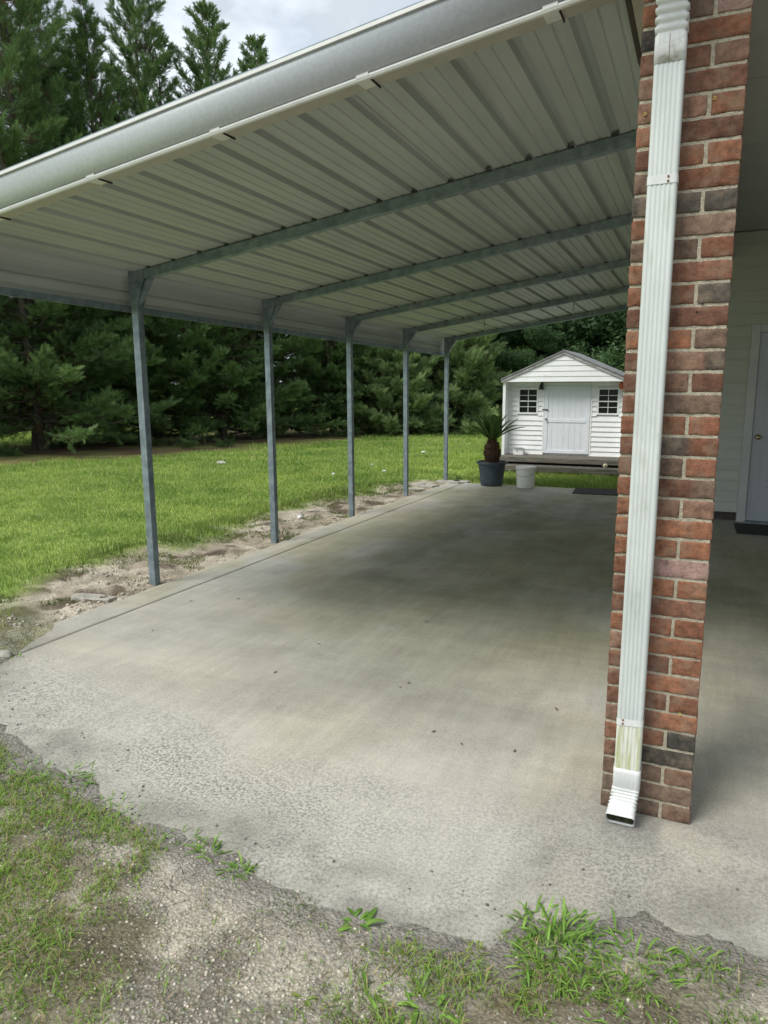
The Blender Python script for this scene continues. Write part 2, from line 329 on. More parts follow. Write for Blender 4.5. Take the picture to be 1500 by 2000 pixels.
def zones(x, y):
    """lawn, sand, mulch, gravel, grassy patch weights"""
    mul = sst(0, 1.2, (-(x) - (np.interp(y, [5, 11, 13, 17, 25, 30], [14.0, 11.7, 10.6, 9.7, 9.2, 9.2]) + (fbm(x, y, .8, 4, 3) - .5) * 2.2))) * sst(30, 27, y)
    mul = mul * sst(-18.5, -16.5, x)
    sand = sst(-4.95, -4.5, x + (fbm(x, y, 2.2, 4, 6) - .5) * .7 - sst(8, 11, y) * .25) * sst(-3.2, -3.6, x) * sst(2.5, 3.4, y + (x + 3.8) * .5) * sst(11.6, 10.8, y)
    d = front(x) - y
    fr = sst(-.25, .0, d) * sst(-8, -3.6, x)
    gp = sst(.40, .56, fbm(x, y, 2.4, 4, 12) + sst(-1.5, -2.4, x + (y - 1.4) * .5) * .3 - sst(-1.5, -.9, x) * sst(-.4, -.9, x) * .3)
    return mul, sand, fr, gp, d
mul, sand, fr, gp, d = zones(X, Y)
nl = fbm(X, Y, 1.3, 5, 1)
col = mixc(np.tile(np.array([.20, .30, .06]), (len(X), 1)), (.29, .38, .09), sst(.35, .65, nl))
col = mixc(col, (.15, .095, .06), mul * sst(.2, .5, nl + .25) * (.55 + .45 * sst(.4, .55, fbm(X, Y, 2, 5, 7))))
sc_ = mixc(np.tile(np.array([.34, .29, .22]), (len(X), 1)), (.52, .46, .37), sst(.35, .65, fbm(X, Y, 5, 4, 3)))
sc_ = mixc(sc_, (.14, .11, .08), sst(.56, .68, fbm(X, Y, 4, 5, 21)))
hq_ = np.hypot((X + 4.08) / .24, (Y - 3.80 - .35 * (X + 4.08)) / .13)
sc_ = mixc(sc_, (.11, .085, .06), sst(1.25, .9, hq_))
col = mixc(col, (0, 0, 0), sand * 0) * (1 - sand[:, None]) + sc_ * sand[:, None]
grav = mixc(np.tile(np.array([.60, .55, .44]), (len(X), 1)), (.27, .245, .19), sst(.48, .66, fbm(X, Y, 3.2, 5, 31)))
grav = mixc(grav, (.13, .115, .06), gp * .75)
grav = mixc(grav, (.17, .14, .095), sst(-.85, -.45, X) * sst(.3, .5, fbm(X, Y, 5, 4, 33)) * .8 * sst(1.75, 1.62, Y))
grav = mixc(grav, (.16, .13, .03), sst(.3, .0, np.hypot((X + .5) / 1.2, (Y - 1.5) / .35)) * sst(.45, .6, fbm(X, Y, 9, 4, 34)) * .8)
mudw = sst(.38, .05, d + (fbm(X, Y, 4, 4, 44) - .5) * .3)
grav = mixc(grav, (.265, .25, .22), mudw)
grav = mixc(grav, (.19, .14, .10), sst(-3.3, -3.7, X) * sst(3.9, 3.4, Y) * sst(.35, .55, fbm(X, Y, 6, 5, 79)) * .8)
front_m = np.where(Y < 3.9, fr, 0) * sst(-4.5, -4.05, X) * (1 - sand * .8)
col = col * (1 - front_m[:, None]) + grav * front_m[:, None]
gr_amt = np.clip(front_m * (1 - mudw) * (1 - .75 * gp) + sand * .15 * sst(.5, .6, nl), 0, 1)
ground = npmesh('ground', np.stack([X, Y, Z], 1), F, M_ground, col=np.hstack([col, gr_amt[:, None]]), smooth=True,
                extra={'crack': front_m * sst(.45, .1, np.abs(d)) * sst(.42, .55, fbm(X, Y, 1.7, 3, 50) + .12 * (X < -1.3)) * np.where(X < -1.3, .75, .25)})
tag(ground, 'flat ground of lawn, sandy dirt and gravel round the slab', 'ground', kind='structure')

# ---------------------------------------------------------------- concrete slab, real plates with a joint between them
def slab(name, x0, x1, y0, y1, label, wob=0):
    xa = axis([(x0, min(x1, 1.3), .03)] + ([(1.3, x1, .2)] if x1 > 1.3 else [])); ya = axis([(y0, min(y1, 3.2), .03), (3.2, y1, .06)])
    X, Y, F = gridmesh(xa, ya); nx, ny = len(xa), len(ya)
    Z = gz(Y) + (fbm(X, Y, .8, 3, 14) - .5) * .006
    if wob:
        k = np.isclose(X, x0); X = np.where(k, X + (fbm(X * 0, Y, 2, 4, 15) - .5) * wob, X)
    d = front(X) - Y
    base = np.tile(np.array([.43, .42, .375]), (len(X), 1))
    n = fbm(X, Y, .9, 5, 16); n2 = fbm(X, Y, 2.3, 5, 17)
    base = mixc(base, (.47, .44, .36), sst(.45, .7, n) * .8)
    base = mixc(base, (.44, .44, .41), sst(.5, .75, n2) * .5)
    n3 = fbm(X * .8, Y * .45, 2.2, 6, 27)
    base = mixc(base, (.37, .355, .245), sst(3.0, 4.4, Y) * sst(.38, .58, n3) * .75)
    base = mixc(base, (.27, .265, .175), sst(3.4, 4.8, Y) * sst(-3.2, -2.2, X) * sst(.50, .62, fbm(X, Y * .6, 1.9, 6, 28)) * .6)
    base = mixc(base, (.53, .50, .41), sst(.54, .66, fbm(X, Y * .7, 1.7, 6, 29)) * .45)
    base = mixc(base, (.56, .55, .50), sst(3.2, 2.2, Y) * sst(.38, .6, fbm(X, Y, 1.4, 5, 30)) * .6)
    g = np.exp(-(((X + 1.3) / .9) ** 2 + ((Y - 5.6) / 2.2) ** 2)) * sst(.25, .6, fbm(X, Y, 1.6, 5, 18))
    base = mixc(base, (.30, .30, .20), np.clip(g * 1.0, 0, .45))
    g = np.exp(-(((X + 2.3) / .5) ** 2 + ((Y - 4.4) / .8) ** 2)) * sst(.35, .6, n2)
    base = mixc(base, (.27, .27, .21), g * .6)
    for sx, sy, rx, ry, a in ((-2.41, 5.15, .17, .2, .5), (-1.9, 7.6, .35, .2, .45), (-1.7, 4.85, .4, .1, .4), (-2.3, 8.6, .5, .4, .1), (-1.3, 8.2, .5, .7, .15), (-3.0, 4.4, .12, .1, .4), (-1.0, 3.4, .5, .5, .25), (-1.9, 3.1, .5, .5, .25)):
        q = sst(1.25, .8, np.sqrt(((X - sx) / rx) ** 2 + ((Y - sy) / ry) ** 2) + (fbm(X, Y, 7, 3, 19) - .5) * .8)
        base = mixc(base, (.20, .195, .155), q * a * .6)
    for sx, sy, r in ((-1.5, 2.35, .5), (-2.6, 3.0, .5), (-2.9, 4.1, .5)):
        base = mixc(base, (.60, .57, .47), np.exp(-(((X - sx) / r) ** 2 + ((Y - sy) / (r * .5)) ** 2)) * .55)
    base = mixc(base, (.22, .215, .20), sst(.55, .0, np.hypot(X + .05, (Y - 2.35) * 1.1)) * sst(.3, .55, fbm(X, Y, 5, 4, 61)) * .9)
    worn = sst(-.85, -.05, d + (fbm(X, Y, 1.6, 5, 20) - .5) * 1.1)
    worn = np.clip(worn, 0, 1) * (.45 + .55 * sst(.35, .6, fbm(X, Y, 2.2, 5, 22)))
    mudf = np.maximum(sst(-.42, -.06, d + (fbm(X, Y, 3, 5, 23) - .5) * .45) * sst(.34, .52, fbm(X, Y, 5, 6, 24) + .15 * sst(-1.0, -2.0, X) + .24 * sst(-.75, -.3, X) * sst(-.45, -.2, -Y + 1.9)), sst(-.10, -.0, d + (fbm(X, Y, 6, 5, 25) - .5) * .1))
    base = mixc(base, (.215, .205, .175), mudf * .85 * (.45 + .55 * sst(.35, .6, fbm(X, Y, 11, 5, 26)))); worn = worn * (1 - .55 * mudf)
    edge = sst(.10, .0, X - x0) if wob else X * 0
    base = mixc(base, (.48, .44, .36), edge * .6)
    V = np.stack([X, Y, Z], 1); n0 = len(V)
    per = list(range(nx)) + [r * nx + nx - 1 for r in range(1, ny)] + [ (ny - 1) * nx + c for c in range(nx - 2, -1, -1)] + [r * nx for r in range(ny - 2, 0, -1)]
    VB = V[per].copy(); VB[:, 2] -= .11; m_ = len(per)
    FB = np.array([(per[i], n0 + i, n0 + (i + 1) % m_, per[(i + 1) % m_]) for i in range(m_)])
    cc = np.hstack([base, worn[:, None]])
    o = npmesh(name, np.vstack([V, VB]), np.vstack([F, FB]), M_conc, col=np.vstack([cc, cc[per]]), smooth=False)
    return tag(o, label, 'slab', kind='structure')
slab('concrete_slab', -3.505, 5.0, 1.2, SLY, 'large stained concrete slab under the carport', 0)
slab('slab_strip', SLX, -3.517, 1.2, SLY - .12, 'narrow concrete strip along the sandy edge', .05)

# ---------------------------------------------------------------- grass blades and pebbles (numpy scatter)
def blades(name, x, y, h, wd, colr, label, lean=.5, seg=2, cat='grass'):
    n = len(x); z = H(x, y) - .004
    yaw = RNG.random(n) * 2 * np.pi; la = RNG.random(n) * 2 * np.pi; lr = lean * (.3 + RNG.random(n)) * h
    px = np.cos(yaw) * wd / 2; py = np.sin(yaw) * wd / 2; lx = np.cos(la) * lr; ly = np.sin(la) * lr
    V = np.empty((n, 5, 3))
    V[:, 0] = np.stack([x - px, y - py, z], 1); V[:, 1] = np.stack([x + px, y + py, z], 1)
    V[:, 2] = np.stack([x + px * .8 + lx * .35, y + py * .8 + ly * .35, z + h * .6], 1); V[:, 3] = np.stack([x - px * .8 + lx * .35, y - py * .8 + ly * .35, z + h * .6], 1)
    V[:, 4] = np.stack([x + lx, y + ly, z + h * (1 - .25 * lean)], 1)
    b = np.arange(n)[:, None] * 5
    T = np.concatenate([b + np.array([0, 1, 2]), b + np.array([0, 2, 3]), b + np.array([3, 2, 4])], 0)
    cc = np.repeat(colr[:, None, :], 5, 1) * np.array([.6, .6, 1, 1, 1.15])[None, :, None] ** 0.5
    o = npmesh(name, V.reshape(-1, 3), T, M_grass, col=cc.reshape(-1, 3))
    return tag(o, label, cat, kind='stuff')
def gcol(n, x, y, a=(.215, .335, .065), b=(.38, .49, .12), c=(.50, .46, .24), pc=.10):
    t = RNG.random(n) * .45 + .55 * sst(.36, .62, fbm(x, y, .9, 5, 1)); col = np.asarray(a) * (1 - t[:, None]) + np.asarray(b) * t[:, None]
    k = RNG.random(n) < pc; col[k] = np.asarray(c) * (.7 + .5 * RNG.random((k.sum(), 1))); return col
# lawn
n = 1500000
x = -22 + 22.5 * RNG.random(n); y = 2.0 + 36 * RNG.random(n) ** 1.5
dist = np.hypot(x, y)
pden = np.clip((9.0 / dist) ** 2, 0, 1) * np.clip(y / 10, .25, 1) ** .5
mulx, sandx, frx, gpx, dx = zones(x, y)
keep = (RNG.random(n) < pden) & ((x < -3.86) | (y > 11.25)) & (RNG.random(n) > mulx * 1.2 - .05) & (RNG.random(n) > sandx * 1.5) & ~((y < 3.1) & (x > -4.6) & (RNG.random(n) < frx * .55)) \
    & ~((x > -3.7) & (x < -.5) & (y > 13.1) & (y < 17.5)) & ~((x > -.6) & (y > 9)) & ~((x > -3.86) & (y < 11.25))
x = x[keep]; y = y[keep]; dist = dist[keep]; n = len(x)
edge = np.exp(-((x + 4.75) / .35) ** 2) * sst(3.5, 5, y) * sst(10.5, 9, y) + np.exp(-((y - 11.5) / .25) ** 2) * (x > -3.8) * .6
pt = sst(.45, .65, fbm(x, y, 1.9, 4, 66)); h = (.024 + .03 * RNG.random(n) + .018 * pt) * (1 + 1.0 * edge) * np.clip(dist / 9, 1, 1.8); wd = .0042 * np.clip(dist / 5.5, 1, 7)
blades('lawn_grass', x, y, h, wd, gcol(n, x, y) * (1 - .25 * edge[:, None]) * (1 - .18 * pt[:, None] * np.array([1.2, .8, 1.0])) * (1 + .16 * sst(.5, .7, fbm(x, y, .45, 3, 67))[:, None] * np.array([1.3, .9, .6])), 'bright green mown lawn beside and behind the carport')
print('lawn blades', n)
# thin grass in the foreground
n = 300000; x = -3.6 + 4.4 * RNG.random(n); y = .75 + 2.7 * RNG.random(n)
mulx, sandx, frx, gpx, dx = zones(x, y)
leftp = sst(-1.35, -1.75, x + (fbm(x, y, 3, 4, 73) - .5) * .6) * sst(.9, 1.3, y)
rightp = sst(-.85, -.5, x) * sst(1.74, 1.62, y) * .8
pd = (.06 + .3 * gpx + 1.7 * leftp + rightp * 1.5) * sst(.02, .14, dx) * sst(.40, .58, fbm(x, y, 7, 5, 71) + .08 * leftp)
keep = RNG.random(n) < np.clip(pd, 0, 1) * .7
x = x[keep]; y = y[keep]; n = len(x); print('sparse', n)
blades('sparse_grass', x, y, .012 + .034 * RNG.random(n) ** 1.4, .0022 + .0024 * RNG.random(n), gcol(n, x, y, (.15, .28, .04), (.29, .44, .08), (.42, .34, .18), .22), 'sparse low grass and moss over the foreground gravel', 1.2)
# dry straw lying flat
n = 9000; x = -3.3 + 4.0 * RNG.random(n); y = .75 + 1.3 * RNG.random(n); mulx, sandx, frx, gpx, dx = zones(x, y)
keep = (dx > .03) & (RNG.random(n) < sst(.45, .6, fbm(x, y, 2.5, 3, 81)) + .12 + .3 * (x > -.7)); x = x[keep]; y = y[keep]; n = len(x)
blades('dry_straw', x, y, .006 + .012 * RNG.random(n), .0016, np.tile([.42, .33, .20], (n, 1)) * (.6 + .6 * RNG.random((n, 1))), 'pale dry straw lying on the foreground dirt', 5.0)
# scruffy tufts on the sandy strip
n = 30000; x = -5.0 + 1.2 * RNG.random(n); y = 3.2 + 7.6 * RNG.random(n)
keep = RNG.random(n) < sst(.57, .68, fbm(x, y, 3.5, 4, 91) + .1 * sst(-4.3, -4.7, x)); x = x[keep]; y = y[keep]; n = len(x)
blades('sand_tufts', x, y, .012 + .035 * RNG.random(n), .004 + .004 * RNG.random(n), gcol(n, x, y, (.09, .16, .03), (.2, .26, .07), (.3, .26, .14), .15), 'small green tufts growing in the sandy strip', .9)

import bmesh
def ico(sub):
    bm = bmesh.new(); bmesh.ops.create_icosphere(bm, subdivisions=sub, radius=1); V = np.array([v.co[:] for v in bm.verts]); F = np.array([[v.index for v in f.verts] for f in bm.faces]); bm.free(); return V, F
IV, IF = ico(1)
def pebbles(name, x, y, s, colr, label):
    n = len(x); z = H(x, y); V = IV[None] * (1 + .35 * (RNG.random((n, len(IV), 1)) - .5)); V = V * s[:, None, None] * (.7 + .6 * RNG.random((n, 1, 3))); V[..., 2] *= .65
    V += np.stack([x, y, z + s * .15], 1)[:, None]
    Fc = (IF[None] + np.arange(n)[:, None, None] * len(IV)).reshape(-1, 3)
    o = npmesh(name, V.reshape(-1, 3), Fc, M_pebble, col=np.repeat(colr, len(IV), 0)); return tag(o, label, 'gravel', kind='stuff')
n = 62000; x = -3.4 + 4.1 * RNG.random(n); y = .7 + 1.6 * RNG.random(n); mulx, sandx, frx, gpx, dx = zones(x, y)
keep = (dx > -.02) & (RNG.random(n) < (1 - .7 * gpx) * (.15 + .85 * sst(.05, .3, dx)) * np.where(x > -.5, .35, 1)); x = x[keep]; y = y[keep]; n = len(x)
pc = np.array([.50, .465, .38]) * (.5 + .8 * RNG.random((n, 1))) * (1 + .12 * (RNG.random((n, 3)) - .5))
pebbles('gravel', x, y, (.0017 + .0045 * RNG.random(n) ** 4), pc, 'pale fine gravel scattered over the foreground dirt')
n = 5000; x = -4.6 + 1.0 * RNG.random(n); y = 3.0 + 8 * RNG.random(n) ** 1.3; keep = (x < SLX - .01 + .06 * RNG.random(n)) & (RNG.random(n) < sst(.4, .65, fbm(x, y, 2, 3, 95))); x = x[keep]; y = y[keep]; n = len(x)
pebbles('sand_gravel', x, y, .004 + .016 * RNG.random(n) ** 4, np.array([.46, .42, .35]) * (.5 + .8 * RNG.random((n, 1))) * np.ones((1, 3)), 'stony crumbs in the sandy strip beside the slab')
n = 420; x = -3.4 + 4 * RNG.random(n); y = front(x) + .35 * RNG.random(n) ** 1.5 - .05; s = .0015 + .004 * RNG.random(n) ** 3
V = IV[None] * s[:, None, None] * (.7 + .6 * RNG.random((n, 1, 3))); V += np.stack([x, y, gz(y) + s * .5], 1)[:, None]
o = npmesh('soil_crumbs', V.reshape(-1, 3), (IF[None] + np.arange(n)[:, None, None] * len(IV)).reshape(-1, 3), M_pebble, col=np.repeat(np.array([.2, .185, .16]) * (.5 + 1.3 * RNG.random((n, 1))) * np.ones((1, 3)), len(IV), 0))
tag(o, 'dark crumbs of soil washed onto the front of the slab', 'soil', kind='stuff')

n = 70; x = -3.4 + 3.1 * RNG.random(n); y = 2.6 + 7.5 * RNG.random(n); s = .006 + .012 * RNG.random(n); a_ = RNG.random(n) * 6.283
V = np.stack([np.stack([x + np.cos(a_ + q) * s * k_, y + np.sin(a_ + q) * s * k_, gz(y) + .004 + .004 * RNG.random(n)], 1) for q, k_ in ((0, 1), (1.4, .35), (3.14, 1), (4.5, .35))], 1)
o = npmesh('leaf_litter', V.reshape(-1, 3), np.arange(n * 4).reshape(n, 4), M_grass, col=np.repeat(np.array([.10, .075, .05]) * (.5 + 1.2 * RNG.random((n, 1))) * np.ones((1, 3)), 4, 0))
tag(o, 'tiny dead leaf bits scattered over the slab', 'leaves', kind='stuff')

# ---------------------------------------------------------------- weeds (broad bladed clumps)
def weed(name, label, cx, cy, n, spread, Ln, wd, up=.6, col1=(.12, .24, .04), col2=(.24, .40, .08), group=None):
    V = []; F = []; cl = []; rs = random.Random(int(abs(cx * 977 + cy * 131) * 10))
    t = thing(name, label, 'weed', (cx, cy, float(H(cx, cy))), 0, group)
    for i in range(n):
        a = rs.random() * 6.283; r = spread * rs.random() ** .6; bx, by = r * math.cos(a), r * math.sin(a)
        bz = float(H(cx + bx, cy + by)) - t.location[2] - .003
        a2 = a + rs.gauss(0, .9); ll = Ln * (.45 + .75 * rs.random()); ww = wd * (.6 + .7 * rs.random()); el = math.radians(rs.uniform(15, 80) if rs.random() < up else rs.uniform(5, 35))
        b0 = len(V); k = 6; tw = rs.uniform(-.6, .6); cc = np.array(col1) + (np.array(col2) - col1) * rs.random(); cc = cc * (.75 + .5 * rs.random())
        px, pz = 0, 0; e = el
        for j in range(k + 1):
            s = j / k; wj = ww * math.sin(math.pi * min(1, .12 + .88 * s)) ** .7 * (1 if s < .999 else 0.02)
            if s < .25: wj *= .45 + 2.2 * s
            sx, sy = -math.sin(a2 + tw * s), math.cos(a2 + tw * s)
            x0, y0 = bx + px * math.cos(a2), by + px * math.sin(a2)
            fold = wj * .22
            V += [(x0 - sx * wj / 2, y0 - sy * wj / 2, bz + pz + fold), (x0, y0, bz + pz), (x0 + sx * wj / 2, y0 + sy * wj / 2, bz + pz + fold)]; cl += [cc * .92, cc * 1.25, cc]
            px += math.cos(e) * ll / k; pz = max(pz + math.sin(e) * ll / k, .002); e -= math.radians(rs.uniform(4, 20))
        for j in range(k):
            q = b0 + j * 3; F += [(q, q + 1, q + 4, q + 3), (q + 1, q + 2, q + 5, q + 4)]
    npmesh('leaf_blades', V, F, M_grass, t, col=np.array(cl), smooth=True)
    return t
G = 'weed clumps on the foreground ground'
weed('crabgrass', 'large tall crabgrass clump at the slab notch below the downspout', -.27, 1.77, 127, .12, 0.074, 0.0068, .8, group=G)
weed('crabgrass', 'dense dark green crabgrass spreading in front of the tallest clump', -.24, 1.68, 112, .12, 0.078, 0.0060, .35, group=G)
weed('crabgrass', 'sprawling crabgrass runners right of the tallest clump', -.08, 1.73, 63, .13, 0.070, 0.0068, .35, group=G)
weed('crabgrass', 'small upright crabgrass tuft farthest right on bare soil', .09, 1.83, 24, .05, 0.055, 0.0064, .8, group=G)
weed('crabgrass', 'flat crabgrass leaves at the bottom edge right of center', -.20, 1.57, 51, .13, 0.066, 0.0064, .35, group=G)
weed('crabgrass', 'low green weed at the bottom edge below the big clump', -.02, 1.66, 39, .12, 0.051, 0.0048, .4, group=G)
weed('crabgrass', 'yellow green tuft left of the tallest clump', -.46, 1.63, 39, .03, 0.031, 0.0036, .8, (.20, .26, .05), (.30, .38, .08), group=G)
weed('broadleaf_weed', 'rosette of broad leaves at the slab edge near center', -.80, 1.59, 20, .03, .065, .015, .2, group=G)
weed('broadleaf_weed', 'wide leaved seedling at the bottom of the frame near center', -.53, 1.40, 16, .05, .07, .013, .3, group=G)
weed('broadleaf_weed', 'single leafy sprout on gravel near the bottom center', -.66, 1.39, 9, .015, .06, .011, .7, group=G)
weed('broadleaf_weed', 'tiny rosette weed on pale gravel below center', -.80, 1.30, 9, .01, .03, .009, .2, (.18, .27, .05), (.28, .38, .08), group=G)
weed('crabgrass', 'yellowish feathery tuft just left of center gravel', -.63, 1.55, 33, .02, 0.035, 0.0028, .9, (.22, .28, .05), (.32, .4, .1), group=G)
weed('crabgrass', 'fine dark grass tuft on the gravel at the slab edge', -.99, 1.565, 120, .07, 0.027, 0.0022, .6, (.07, .12, .03), (.13, .2, .05), group=G)
weed('crabgrass', 'bright green tuft at the front edge of the slab', -1.24, 1.635, 45, .035, 0.051, 0.0048, .6, group=G)
weed('crabgrass', 'tall pointed blade tuft beside the cracked mud', -1.38, 1.68, 21, .035, 0.066, 0.0064, .85, group=G)
weed('crabgrass', 'trailing crabgrass between the mud and the left grass', -1.52, 1.69, 30, .07, 0.047, 0.0044, .4, group=G)
weed('crabgrass', 'green clump at the corner of the left grass patch', -1.84, 1.74, 82, .10, 0.047, 0.0044, .6, group=G)
weed('crabgrass', 'leafy clump at the left edge on cracked mud', -2.16, 1.83, 105, .11, 0.055, 0.0048, .5, group=G)
weed('crabgrass', 'leafy clump at the left border of the grass patch', -2.35, 1.74, 82, .12, 0.055, 0.0048, .5, group=G)
weed('crabgrass', 'low grass clump in the middle of the left patch', -1.75, 1.52, 90, .12, 0.035, 0.0032, .5, group=G)
weed('crabgrass', 'low grass clump at the left border above the gravel', -2.05, 1.48, 105, .15, 0.039, 0.0032, .5, group=G)
weed('crabgrass', 'green tuft beside the pale stone at the slab corner', -3.42, 2.66, 60, .07, 0.066, 0.0056, .7, group=G)
weed('crabgrass', 'green tuft at the base of the second post', -3.80, 6.10, 36, .10, 0.055, 0.0048, .6, group=G)

# ---------------------------------------------------------------- stones, pavers
def stone(name, label, cat, loc, s, rz=0, seed=1, group=None, m=M_stone, sub=3):
    V, F = ico(sub); rs = np.random.default_rng(seed); q = V * np.array(s)
    for i in range(5):
        dd = rs.normal(size=3); dd /= np.linalg.norm(dd); k = V @ dd; q *= (1 - .22 * np.clip(k - .35, 0, 1))[:, None]
    q *= 1 + .08 * np.sin(V[:, :1] * 5 + seed) * np.cos(V[:, 1:2] * 6)
    o = npmesh(name, q, F, m, smooth=sub > 2); o.location = loc; o.rotation_euler = (0, 0, rz); return tag(o, label, cat, group)
def slabstone(name, label, loc, sx, sy, sz, rz, tilt=(0, 0), group=None, m=M_stone):
    b = MB(); rs = random.Random(int(sx * 1000 + rz * 77)); pts = []
    for k in range(10):
        a = 2 * math.pi * k / 10; q = max(abs(math.cos(a)), abs(math.sin(a))); pts.append((sx * math.cos(a) / q * rs.uniform(.88, 1.04), sy * math.sin(a) / q * rs.uniform(.88, 1.04), 0))
    b.prism(pts, (0, 0, 0), (0, 0, sz)); o = b.build(name, m, bevel=.006); o.location = loc; o.rotation_euler = (tilt[0], tilt[1], rz); return tag(o, label, 'paver', group)
slabstone('concrete_chunk', 'flat concrete chunk in the washed out hole by the first post', (-3.99, 3.71, float(H(-3.99, 3.71)) - .012), .16, .07, .04, R(18), (-.05, .06))
stone('stone', 'pale rounded stone at the left edge of the slab corner', 'stone', (-3.56, 2.63, .02), (.07, .05, .035), 0, 3)
stone('stone', 'small grey stone beside the concrete chunk', 'stone', (-3.79, 3.78, .0), (.03, .025, .02), 0, 4)
slabstone('paver', 'square paver under the farthest carport post', (-3.80, 11.18, -.085), .20, .16, .035, R(8))
slabstone('paver', 'flat paver just in front of the farthest post', (-3.98, 10.55, -.075), .22, .16, .035, R(-12))
slabstone('paver', 'broken paver halfway between the last two posts', (-3.96, 10.12, -.07), .13, .10, .03, R(25))
slabstone('paver', 'long pale paver beside the slab corner by the far post', (-3.60, 11.28, -.085), .14, .10, .035, R(2))
for i, (a_, b_, s_, lb) in enumerate(((-9.0, 12.0, .13, 'pale rock patch at the mulch edge of the lawn'), (-6.0, 12.9, .05, 'white rock on the lawn seen left of the fourth post'), (-5.95, 11.15, .06, 'small white rock on the lawn left of the third post'), (-6.1, 16.1, .07, 'white rock farthest back on the lawn'), (-5.3, 11.95, .05, 'white rock nearest the fourth post'), (-4.35, 7.3, .06, 'white plaster chip on the sandy strip near the second post'))):
    stone('rock', lb, 'rock', (a_, b_, float(H(a_, b_)) + .02), (s_, s_ * .7, s_ * .45), i, i + 11, 'pale rocks on the lawn', M_white if i else M_stone)

# ---------------------------------------------------------------- carport
cp = thing('carport', 'metal lean-to carport with galvanised posts and white ribbed roof', 'carport', (-3.87, 4.23, 0))
def RZ(x, y): return 2.372 + .141 * (x + 3.742) - .011 * (y - 4.23)
def cbuild(mb, name, m, parent=None, **k):
    o = mb.build(name, m, parent or cp, **k)
    if (parent or cp) is cp: o.matrix_parent_inverse = Matrix.Translation(-Vector((-3.87, 4.23, 0)))
    return o
YF, YB = 2.63, 11.42
# ribbed sheets: profile (dx, dz)
rib = [(0, 0), (.012, .0), (.022, .026), (.052, .026), (.062, 0), (.112, 0), (.118, .0045), (.126, .0045), (.132, 0), (.176, 0), (.182, .0045), (.190, .0045), (.196, 0), (.2286, 0)]
K0 = -3.717 - .037
def sheet(k0, k1, off, first=False):
    pr = []
    for k in range(k0, k1):
        for (dx, dz) in rib[:-1]: pr.append((K0 + .2286 * k + dx, dz))
    pr.append((K0 + .2286 * k1 + .062, 0)) if False else pr.append((K0 + .2286 * k1, 0))
    pr += [(K0 + .2286 * k1 + .012, .0), (K0 + .2286 * k1 + .024, .02), (K0 + .2286 * k1 + .045, .02)]
    if first:
        e = [(-3.972, -.255), (-3.972, -.20), (-3.984, -.195), (-3.984, -.185), (-3.972, -.178), (-3.972, -.125), (-3.984, -.12), (-3.984, -.110), (-3.972, -.105), (-3.972, -.07), (-3.968, -.045), (-3.955, -.018), (-3.93, -.004), (-3.905, 0), (-3.895, .016), (-3.87, .016), (-3.86, 0), (-3.79, 0)]
        pr = e + pr
    ys = [YF, 4.23, 6, 8, 10, YB]; n = len(pr); V = []
    for y in ys:
        for (x, dz) in pr: V.append((x, y, RZ(x, y) + dz + off))
    F = [(j * n + i, j * n + i + 1, (j + 1) * n + i + 1, (j + 1) * n + i) for j in range(len(ys) - 1) for i in range(n - 1)]
    mb = MB(); mb.add(V, F); o = cbuild(mb, 'roof_panel', M_under)
    s = o.modifiers.new('thick', 'SOLIDIFY'); s.thickness = .0012; s.offset = 1; return o
seams = [0, 2, 6, 10, 14]
for i in range(4): sheet(seams[i], seams[i + 1], .0022 + .0055 * (i % 2), i == 0)
sheet(14, 15, .0022)
# sheet laps sag open here and there: dark gap strips are the real overlap; eave trim
mb = MB()
for (ya, yb) in ((YF, 5.42), (5.43, 8.6), (8.61, YB)):
    mb.add([(x, y, RZ(-3.97, y) + z) for y in (ya, yb) for (x, z) in ((-3.975, -.262), (-3.962, -.262), (-3.962, -.215), (-3.975, -.215))], [(0, 1, 2, 3), (7, 6, 5, 4), (0, 4, 5, 1), (1, 5, 6, 2), (2, 6, 7, 3), (3, 7, 4, 0)])
cbuild(mb, 'eave_trim', M_galv)
YS = [4.231, 5.978, 7.724, 9.492, 11.259]; HW = .029
for i, y in enumerate(YS):
    g0 = float(H(-3.87, y)) - .06; zt = RZ(-3.87, y)
    pw = MB().box(-3.90, -3.84, y - .03, y + .03, min(g0, gz(y) - .05), zt - .02)
    cbuild(pw, 'post', M_galv, bevel=.004)
    mb = MB(); poly = [(x, z) for x, z in ((-3.90, -.002), (-3.60, -.002), (-.34, -.002), (-.34, -.068), (-3.90, -.068))]
    mb.prism([(x, y - HW, RZ(x, y) + z) for x, z in poly], (0, 0, 0), (0, 2 * HW, 0))
    rf = cbuild(mb, 'rafter', M_galv, bevel=.003)
    # knee gusset plates and diagonal channel
    mb = MB()
    for s in (-1, 1):
        yy = y + s * (HW + .003) - .0015
        zt = RZ(-3.87, y); q = [(-3.905, zt - .0), (-3.768, zt + .018), (-3.762, zt - .06), (-3.80, zt - .135), (-3.835, zt - .24), (-3.905, zt - .24)]
        mb.prism([(a, yy, b) for a, b in q], (0, 0, 0), (0, .003, 0))
    cbuild(mb, 'gusset_plate', M_galv)
    zt = RZ(-3.87, y); mb = MB(); mb.prism([(a, y - .022, b) for a, b in ((-3.842, zt - .235), (-3.842, zt - .185), (-3.755, zt - .055), (-3.712, zt - .048))], (0, 0, 0), (0, .044, 0))
    cbuild(mb, 'knee_brace', M_galv, bevel=.002)
    # dark blocks painting the shade in the rib openings over the rafter
    for k in range(15):
        x = K0 + .037 + .2286 * k
        if x < -.45:
            o = MB().box(x - .016, x + .016, y - HW - .003, y - HW + .003, RZ(x, y) - .003, RZ(x, y) + .010).build('rib_gap_shade', M_roofdk, rf)
